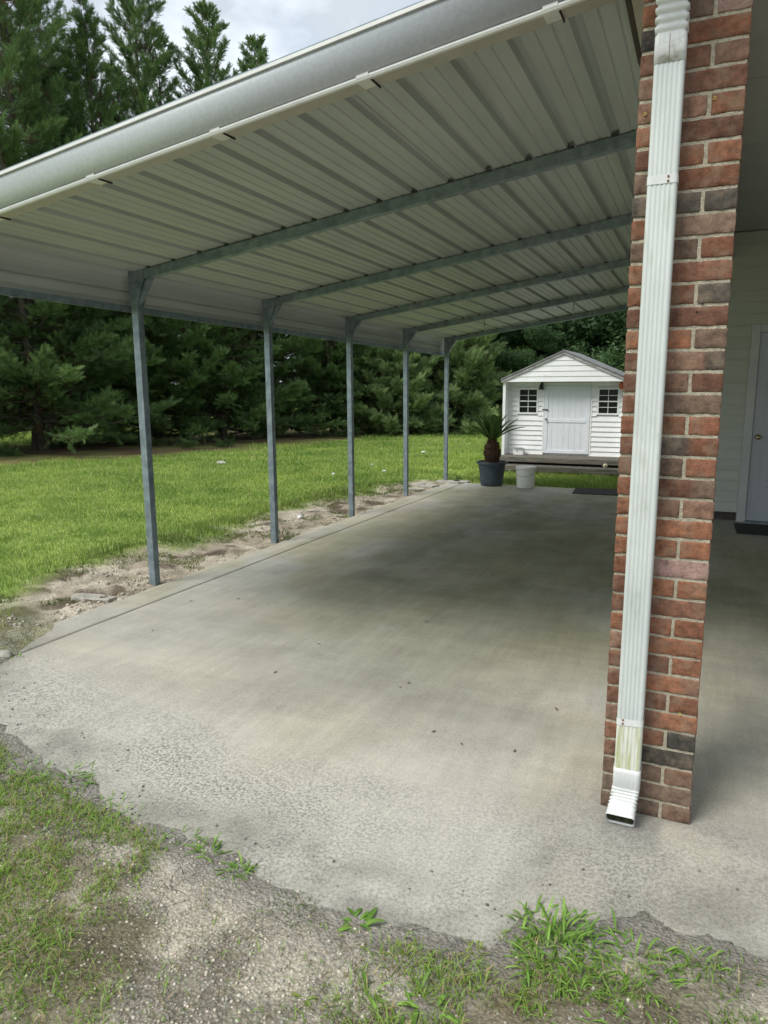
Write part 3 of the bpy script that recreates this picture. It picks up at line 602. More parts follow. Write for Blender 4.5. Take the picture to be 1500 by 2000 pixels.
# hooks on the fourth rafter
for i, (x, lb) in enumerate(((-2.74, 'small metal hook hanging from the fourth rafter, left of the shed'), (-1.58, 'small metal hook hanging from the fourth rafter above the shed'))):
    z = RZ(x, 9.49) - .066; t = thing('ceiling_hook', lb, 'hook', (x, 9.49, z)); mb = MB(); mb.tube([(0, 0, .01), (0, 0, -.05)], .004, 6)
    mb.tube([(0.0, 0, -.05), (.012, 0, -.062), (.008, 0, -.08), (-.008, 0, -.085), (-.012, 0, -.07)], .004, 6); mb.tube([(0, 0, -.083), (.014, 0, -.10), (.0, 0, -.118), (-.014, 0, -.105)], .0035, 6)
    mb.build('hook_wire', M_roofdk, t)
# gutter across the front edge
def gut(name, m, prof, x0=-4.05, x1=-.34, smooth=False, closed=True):
    n = len(prof); V = [(x, y, RZ(x, y * 0 + 2.62) + z) for x in (x0, x1) for (y, z) in prof]
    F = [(i, (i + 1) % n, n + (i + 1) % n, n + i) for i in range(n if closed else n - 1)]
    if closed: F += [tuple(range(n))[::-1], tuple(range(n, 2 * n))]
    return cbuild(MB().add(V, F), name, m, smooth=smooth)
ogee = [(2.552, .040), (2.549, .026), (2.549, .010), (2.551, -.008), (2.555, -.026), (2.561, -.044), (2.569, -.060), (2.579, -.074), (2.592, -.084)]
gut('gutter', M_gutter, ogee + [(y_ + .006, z_ + .002) for y_, z_ in ogee[::-1]], smooth=True)
gut('gutter_lip', M_gutw, [(2.542, .041), (2.542, .054), (2.560, .054), (2.560, .0405)])
gut('gutter_bead_glint', M_gutw, [(2.589, -.0845), (2.586, -.092), (2.590, -.100), (2.600, -.102), (2.603, -.096), (2.600, -.0845)])  # white colour paints the sky's gleam on the rolled edge
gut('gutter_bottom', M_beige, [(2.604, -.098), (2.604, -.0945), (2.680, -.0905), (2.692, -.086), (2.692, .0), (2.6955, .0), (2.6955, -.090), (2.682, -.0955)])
gut('drip_edge', M_galv, [(2.548, .0545), (2.548, .062), (2.80, .070), (2.80, .058)])
for x in (-3.27, -2.59, -1.90, -1.23, -.545):
    mb = MB(); pr = [(2.585, -.084), (2.585, -.094), (2.590, -.104), (2.606, -.106), (2.682, -.0985), (2.698, -.091), (2.698, -.02), (2.6965, -.02), (2.6965, -.088), (2.682, -.0965), (2.606, -.1035), (2.592, -.1015), (2.587, -.093), (2.586, -.080)]
    mb.prism([(x - .025, y, RZ(x, 2.62) + z) for y, z in pr], (0, 0, 0), (.05, 0, .05 * .141)); cbuild(mb, 'gutter_clip', M_gutw)
    mb = MB(); mb.box(x + .027, x + .031, 2.606, 2.690, RZ(x, 2.62) - .099, RZ(x, 2.62) - .0915); cbuild(mb, 'gutter_seam', M_dark)

# ---------------------------------------------------------------- brick pillar
bp_ = thing('brick_pillar', 'red brick pillar at the corner of the house porch', 'pillar', (-.243, 2.481, .017))
PAL = [((.215, .090, .050), 32), ((.27, .118, .064), 26), ((.155, .072, .045), 24), ((.22, .125, .085), 9), ((.17, .11, .078), 7), ((.035, .032, .030), 4), ((.10, .085, .070), 3), ((.30, .19, .165), 5)]
def pick(rs): return np.array(rs.choices([p[0] for p in PAL], [p[1] for p in PAL])[0])
BV = []; BF = []; BC = []; rs = random.Random(21)
def brickbox(x0, x1, y0, y1, z0, z1, z_abs):
    nx = max(3, int((x1 - x0) / .012)); ny = max(3, int((y1 - y0) / .016)); nz = 5
    def lin(a, b, n):
        e = .003; return [a, a + e] + [a + e + (b - a - 2 * e) * i / (n - 1) for i in range(1, n - 1)] + [b - e, b]
    X_, Y_, Z_ = lin(x0, x1, nx), lin(y0, y1, ny), lin(z0, z1, nz); idx = {}
    c1 = pick(rs); c2 = pick(rs) if rs.random() < .35 else c1 * rs.uniform(.8, 1.25); br = rs.uniform(.8, 1.15); sp = rs.uniform(.25, .75); so = rs.random() * 50
    def vid(i, j, k):
        if (i, j, k) not in idx:
            px, py, pz = X_[i], Y_[j], Z_[k]
            ex = (i in (0, len(X_) - 1)) + (j in (0, len(Y_) - 1)) + (k in (0, len(Z_) - 1))
            cx, cy, cz = (x0 + x1) / 2, (y0 + y1) / 2, (z0 + z1) / 2
            if ex >= 2:
                r = .0012 + .0012 * math.sin(px * 90 + py * 110 + so) * math.sin(pz * 130 + so)
                if i in (0, len(X_) - 1): px += r if i == 0 else -r
                if j in (0, len(Y_) - 1): py += r if j == 0 else -r
                if k in (0, len(Z_) - 1): pz += r if k == 0 else -r
            q = rs.uniform(-.0006, .0006); px += q; py += rs.uniform(-.0006, .0006); pz += rs.uniform(-.0006, .0006)
            idx[(i, j, k)] = len(BV); BV.append((px, py, pz))
            ln = (px - x0) / (x1 - x0) if (x1 - x0) > (y1 - y0) else (py - y0) / (y1 - y0)
            t = 1 / (1 + math.exp(-(ln - sp) * 30)); cc = (c1 * (1 - t) + c2 * t) * br
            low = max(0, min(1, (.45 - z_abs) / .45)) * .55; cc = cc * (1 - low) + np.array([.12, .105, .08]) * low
            BC.append((*cc, 1))
        return idx[(i, j, k)]
    a, b, c = len(X_) - 1, len(Y_) - 1, len(Z_) - 1
    for i in range(a):
        for k in range(c): BF.append((vid(i, 0, k), vid(i + 1, 0, k), vid(i + 1, 0, k + 1), vid(i, 0, k + 1))); BF.append((vid(i + 1, b, k), vid(i, b, k), vid(i, b, k + 1), vid(i + 1, b, k + 1)))
        for j in range(b): BF.append((vid(i, j, c), vid(i + 1, j, c), vid(i + 1, j + 1, c), vid(i, j + 1, c))); BF.append((vid(i, j + 1, 0), vid(i + 1, j + 1, 0), vid(i + 1, j, 0), vid(i, j, 0)))
    for j in range(b):
        for k in range(c): BF.append((vid(0, j + 1, k), vid(0, j, k), vid(0, j, k + 1), vid(0, j + 1, k + 1))); BF.append((vid(a, j, k), vid(a, j + 1, k), vid(a, j + 1, k + 1), vid(a, j, k + 1)))
CH = .0677; NCO = 42; Wd = .298
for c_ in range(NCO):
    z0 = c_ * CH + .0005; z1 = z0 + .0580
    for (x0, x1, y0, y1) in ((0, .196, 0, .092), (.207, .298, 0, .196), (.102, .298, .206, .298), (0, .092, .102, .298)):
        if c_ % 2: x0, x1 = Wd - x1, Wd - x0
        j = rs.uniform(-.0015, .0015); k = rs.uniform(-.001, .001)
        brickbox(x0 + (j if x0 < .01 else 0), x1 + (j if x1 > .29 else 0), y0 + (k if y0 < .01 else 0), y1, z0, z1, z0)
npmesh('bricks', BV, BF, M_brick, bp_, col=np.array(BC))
# mortar core: a finely divided shell with an uneven, tooled surface
MV = []; MF = []
def mface(o, u, v, nu, nv, nrm):
    b0 = len(MV)
    for j in range(nv + 1):
        for i in range(nu + 1):
            p_ = Vector(o) + Vector(u) * (i / nu) + Vector(v) * (j / nv)
            if 0 < i < nu: p_ += Vector(nrm) * ((float(fbm(p_.x * 1 + p_.y * 1.7, p_.z, 40, 3, 5)) - .5) * .0035)
            MV.append(tuple(p_))
    for j in range(nv):
        for i in range(nu): q = b0 + j * (nu + 1) + i; MF.append((q, q + 1, q + nu + 2, q + nu + 1))
e = .0036; top = NCO * CH
mface((e, e, 0), (Wd - 2 * e, 0, 0), (0, 0, top), 40, 420, (0, -1, 0)); mface((Wd - e, e, 0), (0, Wd - 2 * e, 0), (0, 0, top), 12, 200, (1, 0, 0))
mface((Wd - e, Wd - e, 0), (-(Wd - 2 * e), 0, 0), (0, 0, top), 12, 200, (0, 1, 0)); mface((e, Wd - e, 0), (0, -(Wd - 2 * e), 0), (0, 0, top), 12, 200, (-1, 0, 0))
npmesh('mortar', MV, MF, M_mortar, bp_, smooth=True)
M_yel = mat('yellow_plastic', (.55, .42, .12), rough=.5)
for (x, z) in ((.022, 2.33), (.215, 2.345), (.243, .405)):
    mb = MB(); pts = [(x + .004 * math.cos(a * .785), -.0025, z + .004 * math.sin(a * .785)) for a in range(9)]; mb.tube(pts, .0014, 6, False); mb.build('wall_plug', M_yel, bp_)
for (x, z) in ((.222, 1.76), (.208, 1.735)): MB().tube([(x, -.001, z), (x, .004, z)], .0035, 8).build('drill_hole', M_dark, bp_)

# ---------------------------------------------------------------- downspout
dsx, dsy = -.1555, 2.4385                       # centre line
ds = thing('downspout', 'white fluted metal downspout strapped to the brick pillar front', 'downspout', (dsx, dsy, 0))
hw, hd = .0425, .030
def section(scale=1.0, flute=.0022):
    """outline of the pipe (x, y), fluted on its broad faces"""
    P_ = []; rc = .010
    def side(a, b, nrm, nfl):
        n_ = nfl * 6
        for i in range(n_ + 1):
            t = i / n_; d_ = flute * (1 - math.cos(2 * math.pi * nfl * t)) / 2
            P_.append((a[0] + (b[0] - a[0]) * t - nrm[0] * d_, a[1] + (b[1] - a[1]) * t - nrm[1] * d_))
    side((-hw + rc, -hd), (hw - rc, -hd), (0, -1), 5)
    for k in range(1, 4): an = -math.pi / 2 + k * math.pi / 8; P_.append((hw - rc + rc * math.cos(an), -hd + rc + rc * math.sin(an)))
    side((hw, -hd + rc), (hw, hd - rc), (1, 0), 2)
    for k in range(1, 4): an = k * math.pi / 8; P_.append((hw - rc + rc * math.cos(an), hd - rc + rc * math.sin(an)))
    side((hw - rc, hd), (-hw + rc, hd), (0, 1), 5)
    for k in range(1, 4): an = math.pi / 2 + k * math.pi / 8; P_.append((-hw + rc + rc * math.cos(an), hd - rc + rc * math.sin(an)))
    side((-hw, hd - rc), (-hw, -hd + rc), (-1, 0), 2)
    for k in range(1, 4): an = math.pi + k * math.pi / 8; P_.append((-hw + rc + rc * math.cos(an), -hd + rc + rc * math.sin(an)))
    return [(x * scale, y * scale) for x, y in P_]
def loft(rings, name, m, parent, caps=False, thick=0):
    n = len(rings[0]); V = [p for r in rings for p in r]; F = [(j * n + i, j * n + (i + 1) % n, (j + 1) * n + (i + 1) % n, (j + 1) * n + i) for j in range(len(rings) - 1) for i in range(n)]
    o = MB().add(V, F).build(name, m, parent, smooth=True)
    if thick: s = o.modifiers.new('t', 'SOLIDIFY'); s.thickness = thick; s.offset = -1
    return o
S = section()
loft([[(x, y, z) for x, y in S] for z in np.linspace(.40, 2.53, 14)], 'pipe', M_dspout, ds)
tag(loft([[(x, y, z) for x, y in S] for z in np.linspace(.19, .3995, 4)], 'pipe_bottom', M_moss, ds), 'algae stained lowest stretch of pipe')
def elbow(name, path, m, amp=.0028, crimp0=1, flare=1.03):
    S0 = section(flare, .0004); rings = []
    for i, (z, y, ang, c, sx, sy) in enumerate(path):
        ca, sa = math.cos(ang), math.sin(ang); k = 1 + (amp / .04) * c
        lean = -.010 * max(0, min(1, (.15 - z) / .10)) if z < 1 else 0
        rings.append([(lean + px * sx * k, y + py * sy * k * ca, z + py * sy * k * sa) for px, py in S0])
    return loft(rings, name, m, ds, thick=.0012)
path = [(.218, 0, 0, 0, 1, 1), (.20, 0, 0, 0, 1, 1), (.150, 0, 0, 0, 1, 1)]
pz, py_, an = .150, 0., 0.
for i in range(24):
    s = i / 23; an = .95 * s; pz -= .0040 * math.cos(an); py_ -= .0040 * math.sin(an); path.append((pz, py_, -an, (-1 if i % 4 < 2 else .35), 1, 1))
for i in range(6): pz -= .006 * math.cos(an) ; py_ -= .006 * math.sin(an); path.append((pz, py_, -an, 0, 1 + .012 * i, 1 + .01 * i))
elbow('bottom_elbow', path, M_dspoutw)
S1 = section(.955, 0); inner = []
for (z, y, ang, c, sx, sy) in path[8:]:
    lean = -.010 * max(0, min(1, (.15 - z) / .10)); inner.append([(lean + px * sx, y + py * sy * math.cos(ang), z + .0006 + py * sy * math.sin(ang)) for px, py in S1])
loft(inner[:-1], 'elbow_shade_tube', M_outlet_shade, ds)  # inner tube added to darken the outlet as if shaded
path = [(2.455, 0, 0, 0, 1, 1), (2.50, 0, 0, 0, 1, 1), (2.53, 0, 0, 0, 1, 1)]; pz, py_, an = 2.53, 0., 0.
for i in range(52):
    s = i / 51; an = .95 * s; pz += .0052 * math.cos(an); py_ -= .0052 * math.sin(an); path.append((pz, py_, an, (-1 if i % 5 < 2 else .5), 1, 1))
for i in range(4): pz += .04 * math.cos(an); py_ -= .04 * math.sin(an); path.append((pz, py_, an, 0, 1, 1))
elbow('top_elbow', path, M_dspoutw, .004)
for zc, tl in ((2.135, 0), (.392, .05)):
    mb = MB(); q = section(1.035, 0); n_ = len(q)
    st = loft([[(x + .0, y, zc - .0125 + x * tl) for x, y in q], [(x, y, zc + .0125 + x * tl) for x, y in q]], 'strap', M_dspoutw, ds)
    sx_ = .017 if zc > 1 else -.022
    for dz in (-.0065, .0065): MB().tube([(sx_, -hd * 1.035 - .0025, zc + dz), (sx_, -hd * 1.035 + .001, zc + dz)], .0034, 8).build('screw', M_rust, st)
MB().box(-.002, -.001, -hd * 1.03 - .0008, -hd * 1.03 + .0005, .152, .216).build('seam', M_rust, ds)
MB().box(-.002, -.001, -hd * 1.03 - .0008, -hd * 1.03 + .0005, 2.46, 2.53).build('seam', M_rust, ds)

# ---------------------------------------------------------------- house: porch ceiling, fascia, siding, door
hs = thing('house', 'house porch with pale lap siding, flat ceiling and grey door', 'house', (0, 9.1, -.05))
def hb(mb, name, m, parent=None, **k):
    o = mb.build(name, m, parent or hs, **k)
    if (parent or hs) is hs: o.matrix_parent_inverse = Matrix.Translation((0, -9.1, .05))
    return o
CZ = 3.17
for i, (a_, b_) in enumerate(((1.4, 2.25), (2.25, 3.47), (3.47, 4.69), (4.69, 5.91), (5.91, 7.13), (7.13, 8.35), (8.35, 9.1))):
    if a_ < 2.4: a_ = 2.1
    if b_ <= a_ + .2: continue
    hb(MB().box(-.229, 5.3, a_ + .004, b_ - .004, CZ, CZ + .02), 'ceiling_panel', M_ceil)
hb(MB().box(-.229, 5.3, 2.1, 9.2, CZ + .022, CZ + .05), 'ceiling_backing', M_siding)
hb(MB().box(-.345, -.321, 2.1, 16, 2.862, 3.05), 'brown_board', M_brown)
hb(MB().box(-.320, -.230, 2.1, 16, 2.843, 3.40), 'fascia', M_fascia, bevel=.004)
hb(MB().box(-.229, .056, 2.47, 9.1, 2.846, CZ - .001), 'porch_beam', M_fascia)
hb(MB().box(.058, 5.3, 2.47, 2.79, 2.80, CZ - .001), 'front_beam', M_fascia)
mb = MB(); mb.prism([(-.42, 1.9, 3.40), (5.6, 1.9, 5.2), (5.6, 1.9, 5.3), (-.42, 1.9, 3.48)], (0, 0, 0), (0, 14.3, 0)); hb(mb, 'roof', M_roofdk)
def lap(x0, x1, z0, z1, yf, ex, parentbuild, name, m, d=.014, skip=()):
    """lap siding facing -y: each course leans out at its foot"""
    mb = MB(); z = z0
    while z < z1 - .005:
        zt = min(z + ex, z1)
        segs = [(x0, x1)]
        for (a, b, c, e_) in skip:
            if z < e_ - .01 and zt > c + .01:
                ns = []
                for (p, q) in segs:
                    if a > p: ns.append((p, min(a, q)))
                    if b < q: ns.append((max(b, p), q))
                segs = ns
        for (p, q) in segs:
            if q - p > .005: mb.add([(p, yf - d, z), (q, yf - d, z), (q, yf - .002, zt), (p, yf - .002, zt), (p, yf + .01, z), (q, yf + .01, z)], [(0, 1, 2, 3), (4, 5, 1, 0)])
        z = zt
    return parentbuild(mb, name, m)
DX0, DX1, DZ0, DZ1 = .54, 1.40, -.03, 2.06
lap(-.30, 5.3, .055, CZ, 9.1, .124, hb, 'siding', M_siding, .032, skip=((.445, 1.50, -.1, 2.17),))
hb(MB().box(-.29, .44, 9.13, 9.2, -.10, .05).box(1.5, 5.3, 9.13, 9.2, -.10, .05), 'foundation', M_brown)
hb(MB().box(-.29, 5.3, 9.11, 9.125, .056, CZ), 'wall_core', M_siding)
mb = MB()
mb.box(.445, .535, 9.05, 9.109, -.07, 2.17).box(1.41, 1.50, 9.05, 9.109, -.07, 2.17).box(.5355, 1.4095, 9.052, 9.109, 2.085, 2.169); hb(mb, 'door_frame', M_trim, bevel=.004)
dr = hb(MB().box(DX0, DX1, 9.085, 9.1085, DZ0, 2.08), 'door', M_door)
def dpart(mb, name, m, **k): o = mb.build(name, m, dr, **k); return o
def raised(x0, x1, z0, z1):
    mb = MB(); w_ = .012; y0 = 9.085
    mb.box(x0, x1, y0 - .006, y0 - .0001, z0, z0 + w_).box(x0, x1, y0 - .006, y0 - .0001, z1 - w_, z1).box(x0, x0 + w_, y0 - .0065, y0 - .0001, z0 + w_, z1 - w_).box(x1 - w_, x1, y0 - .0065, y0 - .0001, z0 + w_, z1 - w_)
    mb.box(x0 + .03, x1 - .03, y0 - .005, y0 - .0001, z0 + .03, z1 - .03); return mb
for (z0, z1) in ((.20, .80), (1.02, 1.62), (1.72, 1.95)):
    for (x0, x1) in ((.63, .92), (1.0, 1.29)): dpart(raised(x0, x1, z0, z1), 'door_panel', M_door)
kb = MB(); kb.lathe([(.0, 0), (.030, 0), (.030, .008), (.012, .012), (.012, .028), (.024, .036), (.028, .048), (.022, .060), (.0, .064)], 0, 0, 24)
ko = dpart(kb, 'door_knob', M_brass, smooth=True); ko.rotation_euler = (R(90), 0, 0); ko.location = (.60, 9.084, .93)
mb = MB()
for i in range(5):
    for j in range(4): mb.box(.735 + j * .05, .743 + j * .05, 9.0785, 9.0795, .36 + i * .075, .368 + i * .075)
dpart(mb, 'vent_dots', M_dark)
hb(MB().box(DX0 - .02, DX1 + .02, 9.02, 9.09, -.065, -.035), 'threshold', M_galv)
# right side wall, so the porch is as dark as in the photograph
hb(MB().box(5.3, 5.42, 2.5, 16, -.1, CZ + .5), 'side_wall', M_siding)
hb(MB().box(-.30, -.18, 9.126, 16, -.1, 2.842), 'side_wall', M_siding)
o = MB().box(.42, 1.42, 8.25, 8.85, float(gz(8.6)) + .003, float(gz(8.6)) + .014).build('doormat', M_black, bevel=.003); tag(o, 'dark doormat in front of the grey house door', 'doormat')
o = MB().box(-.475, .475, -.30, .30, 0, .010).build('doormat', M_black, bevel=.003); o.location = (-1.22, 10.93, float(gz(10.9)) + .004); o.rotation_euler = (0, -0.0, R(3)); tag(o, 'flat black rubber mat at the far edge of the slab', 'doormat')

# ---------------------------------------------------------------- shed
SY = 14.0; SG = SY - .30                                    # door wall, gable plane
sh = thing('shed', 'small white wooden storage shed with gabled roof behind the slab', 'shed', (-2.47, SY, 0))
def sb(mb, name, m, parent=None, **k):
    o = mb.build(name, m, parent or sh, **k)
    if (parent or sh) is sh: o.matrix_parent_inverse = Matrix.Translation((2.47, -SY, 0))
    return o
X0, X1, F0, E0 = -3.56, -1.27, .165, 1.585
XD0, XD1 = -2.80, -1.935
WN = [(-3.29, -2.955, .985, 1.425), (-1.785, -1.45, .985, 1.425)]
lap(X0 + .06, X1 - .05, F0 + .005, E0 + .02, SY, .0945, sb, 'siding', M_shed, .023, skip=((XD0 - .03, XD1 + .03, 0, 1.555),) + tuple((a - .03, b + .03, c - .03, d + .03) for a, b, c, d in WN))
sb(MB().box(X0 + .02, X1 - .02, SY + .012, SY + 1.6, F0, E0), 'wall', M_shed)
mb = MB()
for xa in (X0, X1 - .055): sb(MB().box(xa, xa + .055, SG + .015, SY - .016, F0, E0 + .0), 'corner_post', M_shed, bevel=.003)
sb(MB().box(X0 + .0555, X0 + .10, SY - .018, SY - .012, F0 + .004, E0), 'corner_trim', M_shed)
sb(MB().box(X1 - .10, X1 - .0555, SY - .018, SY - .012, F0 + .004, E0), 'corner_trim', M_shed)
RX, RZt, EZ = -2.41, 2.13, 1.62; HWs = 1.185
# gable boards
mb = MB(); z = EZ - .045; ex = .098
def gx(z): return (RZt - .03 - z) / (RZt - .03 - EZ) * (HWs - .03)
while z < RZt - .06:
    zt = min(z + ex, RZt - .035); a, b = min(gx(z), HWs - .05), min(gx(zt), HWs - .05)
    mb.add([(RX - a, SG - .012, z), (RX + a, SG - .012, z), (RX + b, SG - .001, zt), (RX - b, SG - .001, zt), (RX - a, SG + .01, z), (RX + a, SG + .01, z)], [(0, 1, 2, 3), (4, 5, 1, 0)]); z = zt
sb(mb, 'gable', M_shed)
sb(MB().box(RX - HWs + .06, RX + HWs - .06, SG + .004, SY + .05, EZ - .043, EZ - .03), 'soffit', M_shed)
rfo = None
mb = MB()
for s in (-1, 1):
    mb.prism([(RX, SG - .05, RZt), (RX + s * HWs, SG - .05, EZ - .01), (RX + s * HWs, SG - .05, EZ + .012), (RX, SG - .05, RZt + .024)], (0, 0, 0), (0, 2.0, 0))
rfo = sb(mb, 'roof', M_roofsh)
for s in (-1, 1):
    m2 = MB(); m2.prism([(RX + s * .0005, SG - .035, RZt - .002), (RX + s * (HWs - .008), SG - .035, EZ - .014), (RX + s * (HWs - .008), SG - .035, EZ - .062), (RX + s * .0005, SG - .035, RZt - .050)], (0, 0, 0), (0, .022, 0)); sb(m2, 'bargeboard', M_fasc2)
# door
dw = MB(); nb = 7; bw = (XD1 - XD0 - .10) / nb
sd_ = sb(MB().box(XD0, XD1, SY - .016, SY + .011, F0 + .04, 1.50), 'door', M_sheddoor)
def sp(mb, name, m, **k): return mb.build(name, m, sd_, **k)
mb = MB()
for i in range(nb):
    a = XD0 + .05 + i * bw; mb.box(a + .0025, a + bw - .0025, SY - .021, SY - .0165, F0 + .10, 1.45)
sp(mb, 'plank', M_sheddoor)
mb = MB().box(XD0 + .001, XD1 - .001, SY - .032, SY - .0165, 1.43, 1.499).box(XD0 + .001, XD1 - .001, SY - .032, SY - .0165, F0 + .041, F0 + .10).box(XD0 + .075, XD1 - .075, SY - .031, SY - .0215, .80, .865)
mb.box(XD0 + .001, XD0 + .07, SY - .0315, SY - .0165, F0 + .102, 1.428).box(XD1 - .07, XD1 - .001, SY - .0315, SY - .0165, F0 + .102, 1.428)
sp(mb, 'door_rail', M_sheddoor, bevel=.002)
kb = MB(); kb.lathe([(0, 0), (.018, 0), (.018, .01), (.01, .014), (.02, .03), (.02, .042), (0, .05)], 0, 0, 16); ko = sp(kb, 'door_knob', M_wire, smooth=True); ko.rotation_euler = (R(90), 0, 0); ko.location = (XD0 + .045, SY - .031, .862)
sp(MB().box(XD0 - .04, XD0 + .075, SY - .042, SY - .034, 1.035, 1.055).box(XD0 + .02, XD0 + .075, SY - .05, SY - .043, 1.03, 1.05), 'hasp', M_roofdk)
mb = MB().box(XD0 - .03, XD0 - .004, SY - .024, SY - .013, F0 + .004, 1.555).box(XD1 + .004, XD1 + .03, SY - .024, SY - .013, F0 + .004, 1.555).box(XD0 - .0035, XD1 + .0035, SY - .024, SY - .013, 1.512, 1.554)
sb(mb, 'door_casing', M_shed)
for (a, b, c, d_) in WN:
    wn = sb(MB().box(a - .03, a, SY - .024, SY + .005, c - .03, d_ + .03).box(b, b + .03, SY - .024, SY + .005, c - .03, d_ + .03).box(a + .0003, b - .0003, SY - .026, SY + .005, c - .03, c).box(a + .0003, b - .0003, SY - .026, SY + .005, d_, d_ + .03)
            .box(a + .0003, b - .0003, SY - .018, SY + .004, (c + d_) / 2 - .011, (c + d_) / 2 + .011), 'window', M_shed)
    mb = MB(); xm = (a + b) / 2; mb.box(xm - .005, xm + .005, SY - .014, SY + .003, c + .001, (c + d_) / 2 - .0115).box(xm - .005, xm + .005, SY - .014, SY + .003, (c + d_) / 2 + .0115, d_ - .001)
    for zz in ((c * 3 + d_) / 4, (c + 3 * d_) / 4): mb.box(a + .0005, xm - .0055, SY - .014, SY + .003, zz - .005, zz + .005).box(xm + .0055, b - .0005, SY - .014, SY + .003, zz - .005, zz + .005)
    mb.build('muntin', M_shed, wn); MB().box(a, b, SY + .005, SY + .0105, c, d_).build('pane', M_pane, wn)
# porch deck and step
mb = MB(); x = X0 - .03; i = 0
while x < X1 + .3: mb.box(x + .004, x + .086, SG - .33, SY + .01, F0 - .035 + .002 * (i % 2), F0 + .001 * (i % 3)); x += .09; i += 1
sb(mb, 'deck', M_wood)
sb(MB().box(X0 - .04, X1 + .3, SG - .37, SG - .332, F0 - .085, F0 - .002), 'deck_rim', M_wood, bevel=.003)
mb = MB(); x = X0 + .05; i = 0
while x < X1 + .15: mb.box(x + .004, x + .083, SG - .66, SG - .375, F0 - .155, F0 - .13 + .002 * (i % 2)); x += .087; i += 1
st_ = sb(mb, 'step', M_wood)
sb(MB().box(X0 + .05, X1 + .16, SG - .695, SG - .662, F0 - .215, F0 - .128), 'step_rim', M_wood, bevel=.003)
mb = MB()
for a in (X0 + .1, X0 + .9, X1 - .45, X1 - .1): mb.box(a, a + .3, SG - .66, SG - .4, F0 - .33, F0 - .157)
sb(mb, 'footing_block', M_stone)
sb(MB().box(X0 + .1, X1, SG - .25, SG + .1, F0 - .33, F0 - .09), 'crawl_shade', M_dark)  # solid black block painting the shade under the deck
# things on and by the shed
t = thing('cardboard_box', 'white cardboard box on the shed porch left of its door', 'box', (-3.24, 13.85, F0 + .004)); MB().box(-.095, .095, -.08, .08, 0, .125).build('carton', M_white, t, bevel=.003); MB().box(-.03, -.01, -.0815, -.0803, .06, .08).build('mark', M_roofdk, t)
MB().prism([(-.095, -.081, .126), (.095, -.081, .126), (.10, -.12, .145), (-.09, -.12, .145)], (0, 0, 0), (0, .0005, .001)).build('flap', M_white, t)
t = thing('wall_lantern', 'black wall lantern left of the shed door under the gable', 'lamp', (-2.86, SY - .02, 1.50))
MB().box(-.02, .02, -.02, .004, .0, .07).tube([(0, -.01, .05), (0, -.05, .06), (0, -.07, .03)], .006, 6).build('bracket', M_black, t)
MB().lathe([(.012, .04), (.03, .02), (.05, -.065), (.045, -.075), (.0, -.075)], 0, -.07, 4).build('lamp_housing', M_black, t); MB().box(-.016, .016, -.09, -.058, -.06, -.0).build('lamp_glass', M_white, t)
t = thing('hanging_lantern', 'orange lantern hanging at the right end of the shed front', 'lantern', (-1.385, SY - .12, 1.43))
MB().lathe([(0, .14), (.025, .135), (.045, .10), (.045, .05), (.028, .03), (.028, .015), (.04, 0), (0, 0)], 0, 0, 16).build('lantern_body', M_orange, t, smooth=True); MB().tube([(0, 0, .138), (0, 0, .158)], .003, 6).build('lantern_hanger', M_wire, t)
t = thing('ball', 'cream coloured ball with dark patch on the shed step', 'ball', (-1.53, 13.25, .075)); V, Fq = ico(3); npmesh('ball_skin', V * .042, Fq, mat('ball_cream', (.55, .48, .25), (.75, .72, .60), 18, .6, slo=.55, shi=.6, spots=(.10, .09, .07), sscale=14), t, smooth=True)

# ---------------------------------------------------------------- bucket, sago palm pot
t = thing('bucket', 'white plastic bucket with wire handle standing on the slab edge', 'bucket', (-2.46, 11.0, float(gz(11.0)) + .003))
MB().lathe([(0, 0), (.130, 0), (.134, .004), (.150, .30)], 0, 0, 48).build('bucket_body', M_bucket, t, smooth=True)
MB().lathe([(.150, .285), (.160, .285), (.161, .325), (.157, .333), (.150, .333), (.146, .326), (.0, .326)], 0, 0, 48).build('lid', M_bucket, t, smooth=True)
MB().tube([(.155 * math.cos(a), -.165 - .0 * a if False else .155 * -abs(math.sin(a)) - .006, .262 - .075 * math.sin(a)) for a in np.linspace(0, math.pi, 22)], .0028, 6, False).build('handle', M_wire, t)
t = thing('plant_pot', 'sago palm in a large blue grey plastic pot on the slab', 'potted plant', (-3.02, 11.05, float(gz(11.05)) + .003))
pr = [(0, 0), (.165, 0), (.170, .006), (.176, .055), (.181, .058), (.183, .072), (.179, .076), (.180, .085), (.186, .088), (.187, .098), (.182, .102), (.205, .27), (.211, .274), (.213, .288), (.208, .292), (.214, .345), (.218, .350), (.243, .352), (.245, .375), (.238, .386), (.222, .386), (.214, .36), (.20, .33), (0, .33)]
po = MB().lathe(pr, 0, 0, 56).build('pot', M_pot, t, smooth=True); e_ = po.modifiers.new('es', 'EDGE_SPLIT'); e_.split_angle = R(40)
V, F = [], []; nr, ns = 7, 28
for j in range(nr + 1):
    for k in range(ns): r = .212 * j / nr; an = 2 * math.pi * k / ns; V.append((r * math.cos(an), r * math.sin(an), .36 + .035 * math.exp(-(r / .1) ** 2) + random.uniform(-.008, .008)))
F = [(j * ns + k, j * ns + (k + 1) % ns, (j + 1) * ns + (k + 1) % ns, (j + 1) * ns + k) for j in range(nr) for k in range(ns)]
MB().add(V, F).build('soil', M_soil, t)
tk = MB(); zb = .385; tk.lathe([(.085, zb - .03), (.095, zb + .02), (.118, zb + .08), (.125, zb + .15), (.110, zb + .23), (.080, zb + .29), (.045, zb + .35), (.0, zb + .37)], 0, 0, 24)
rs = random.Random(5)
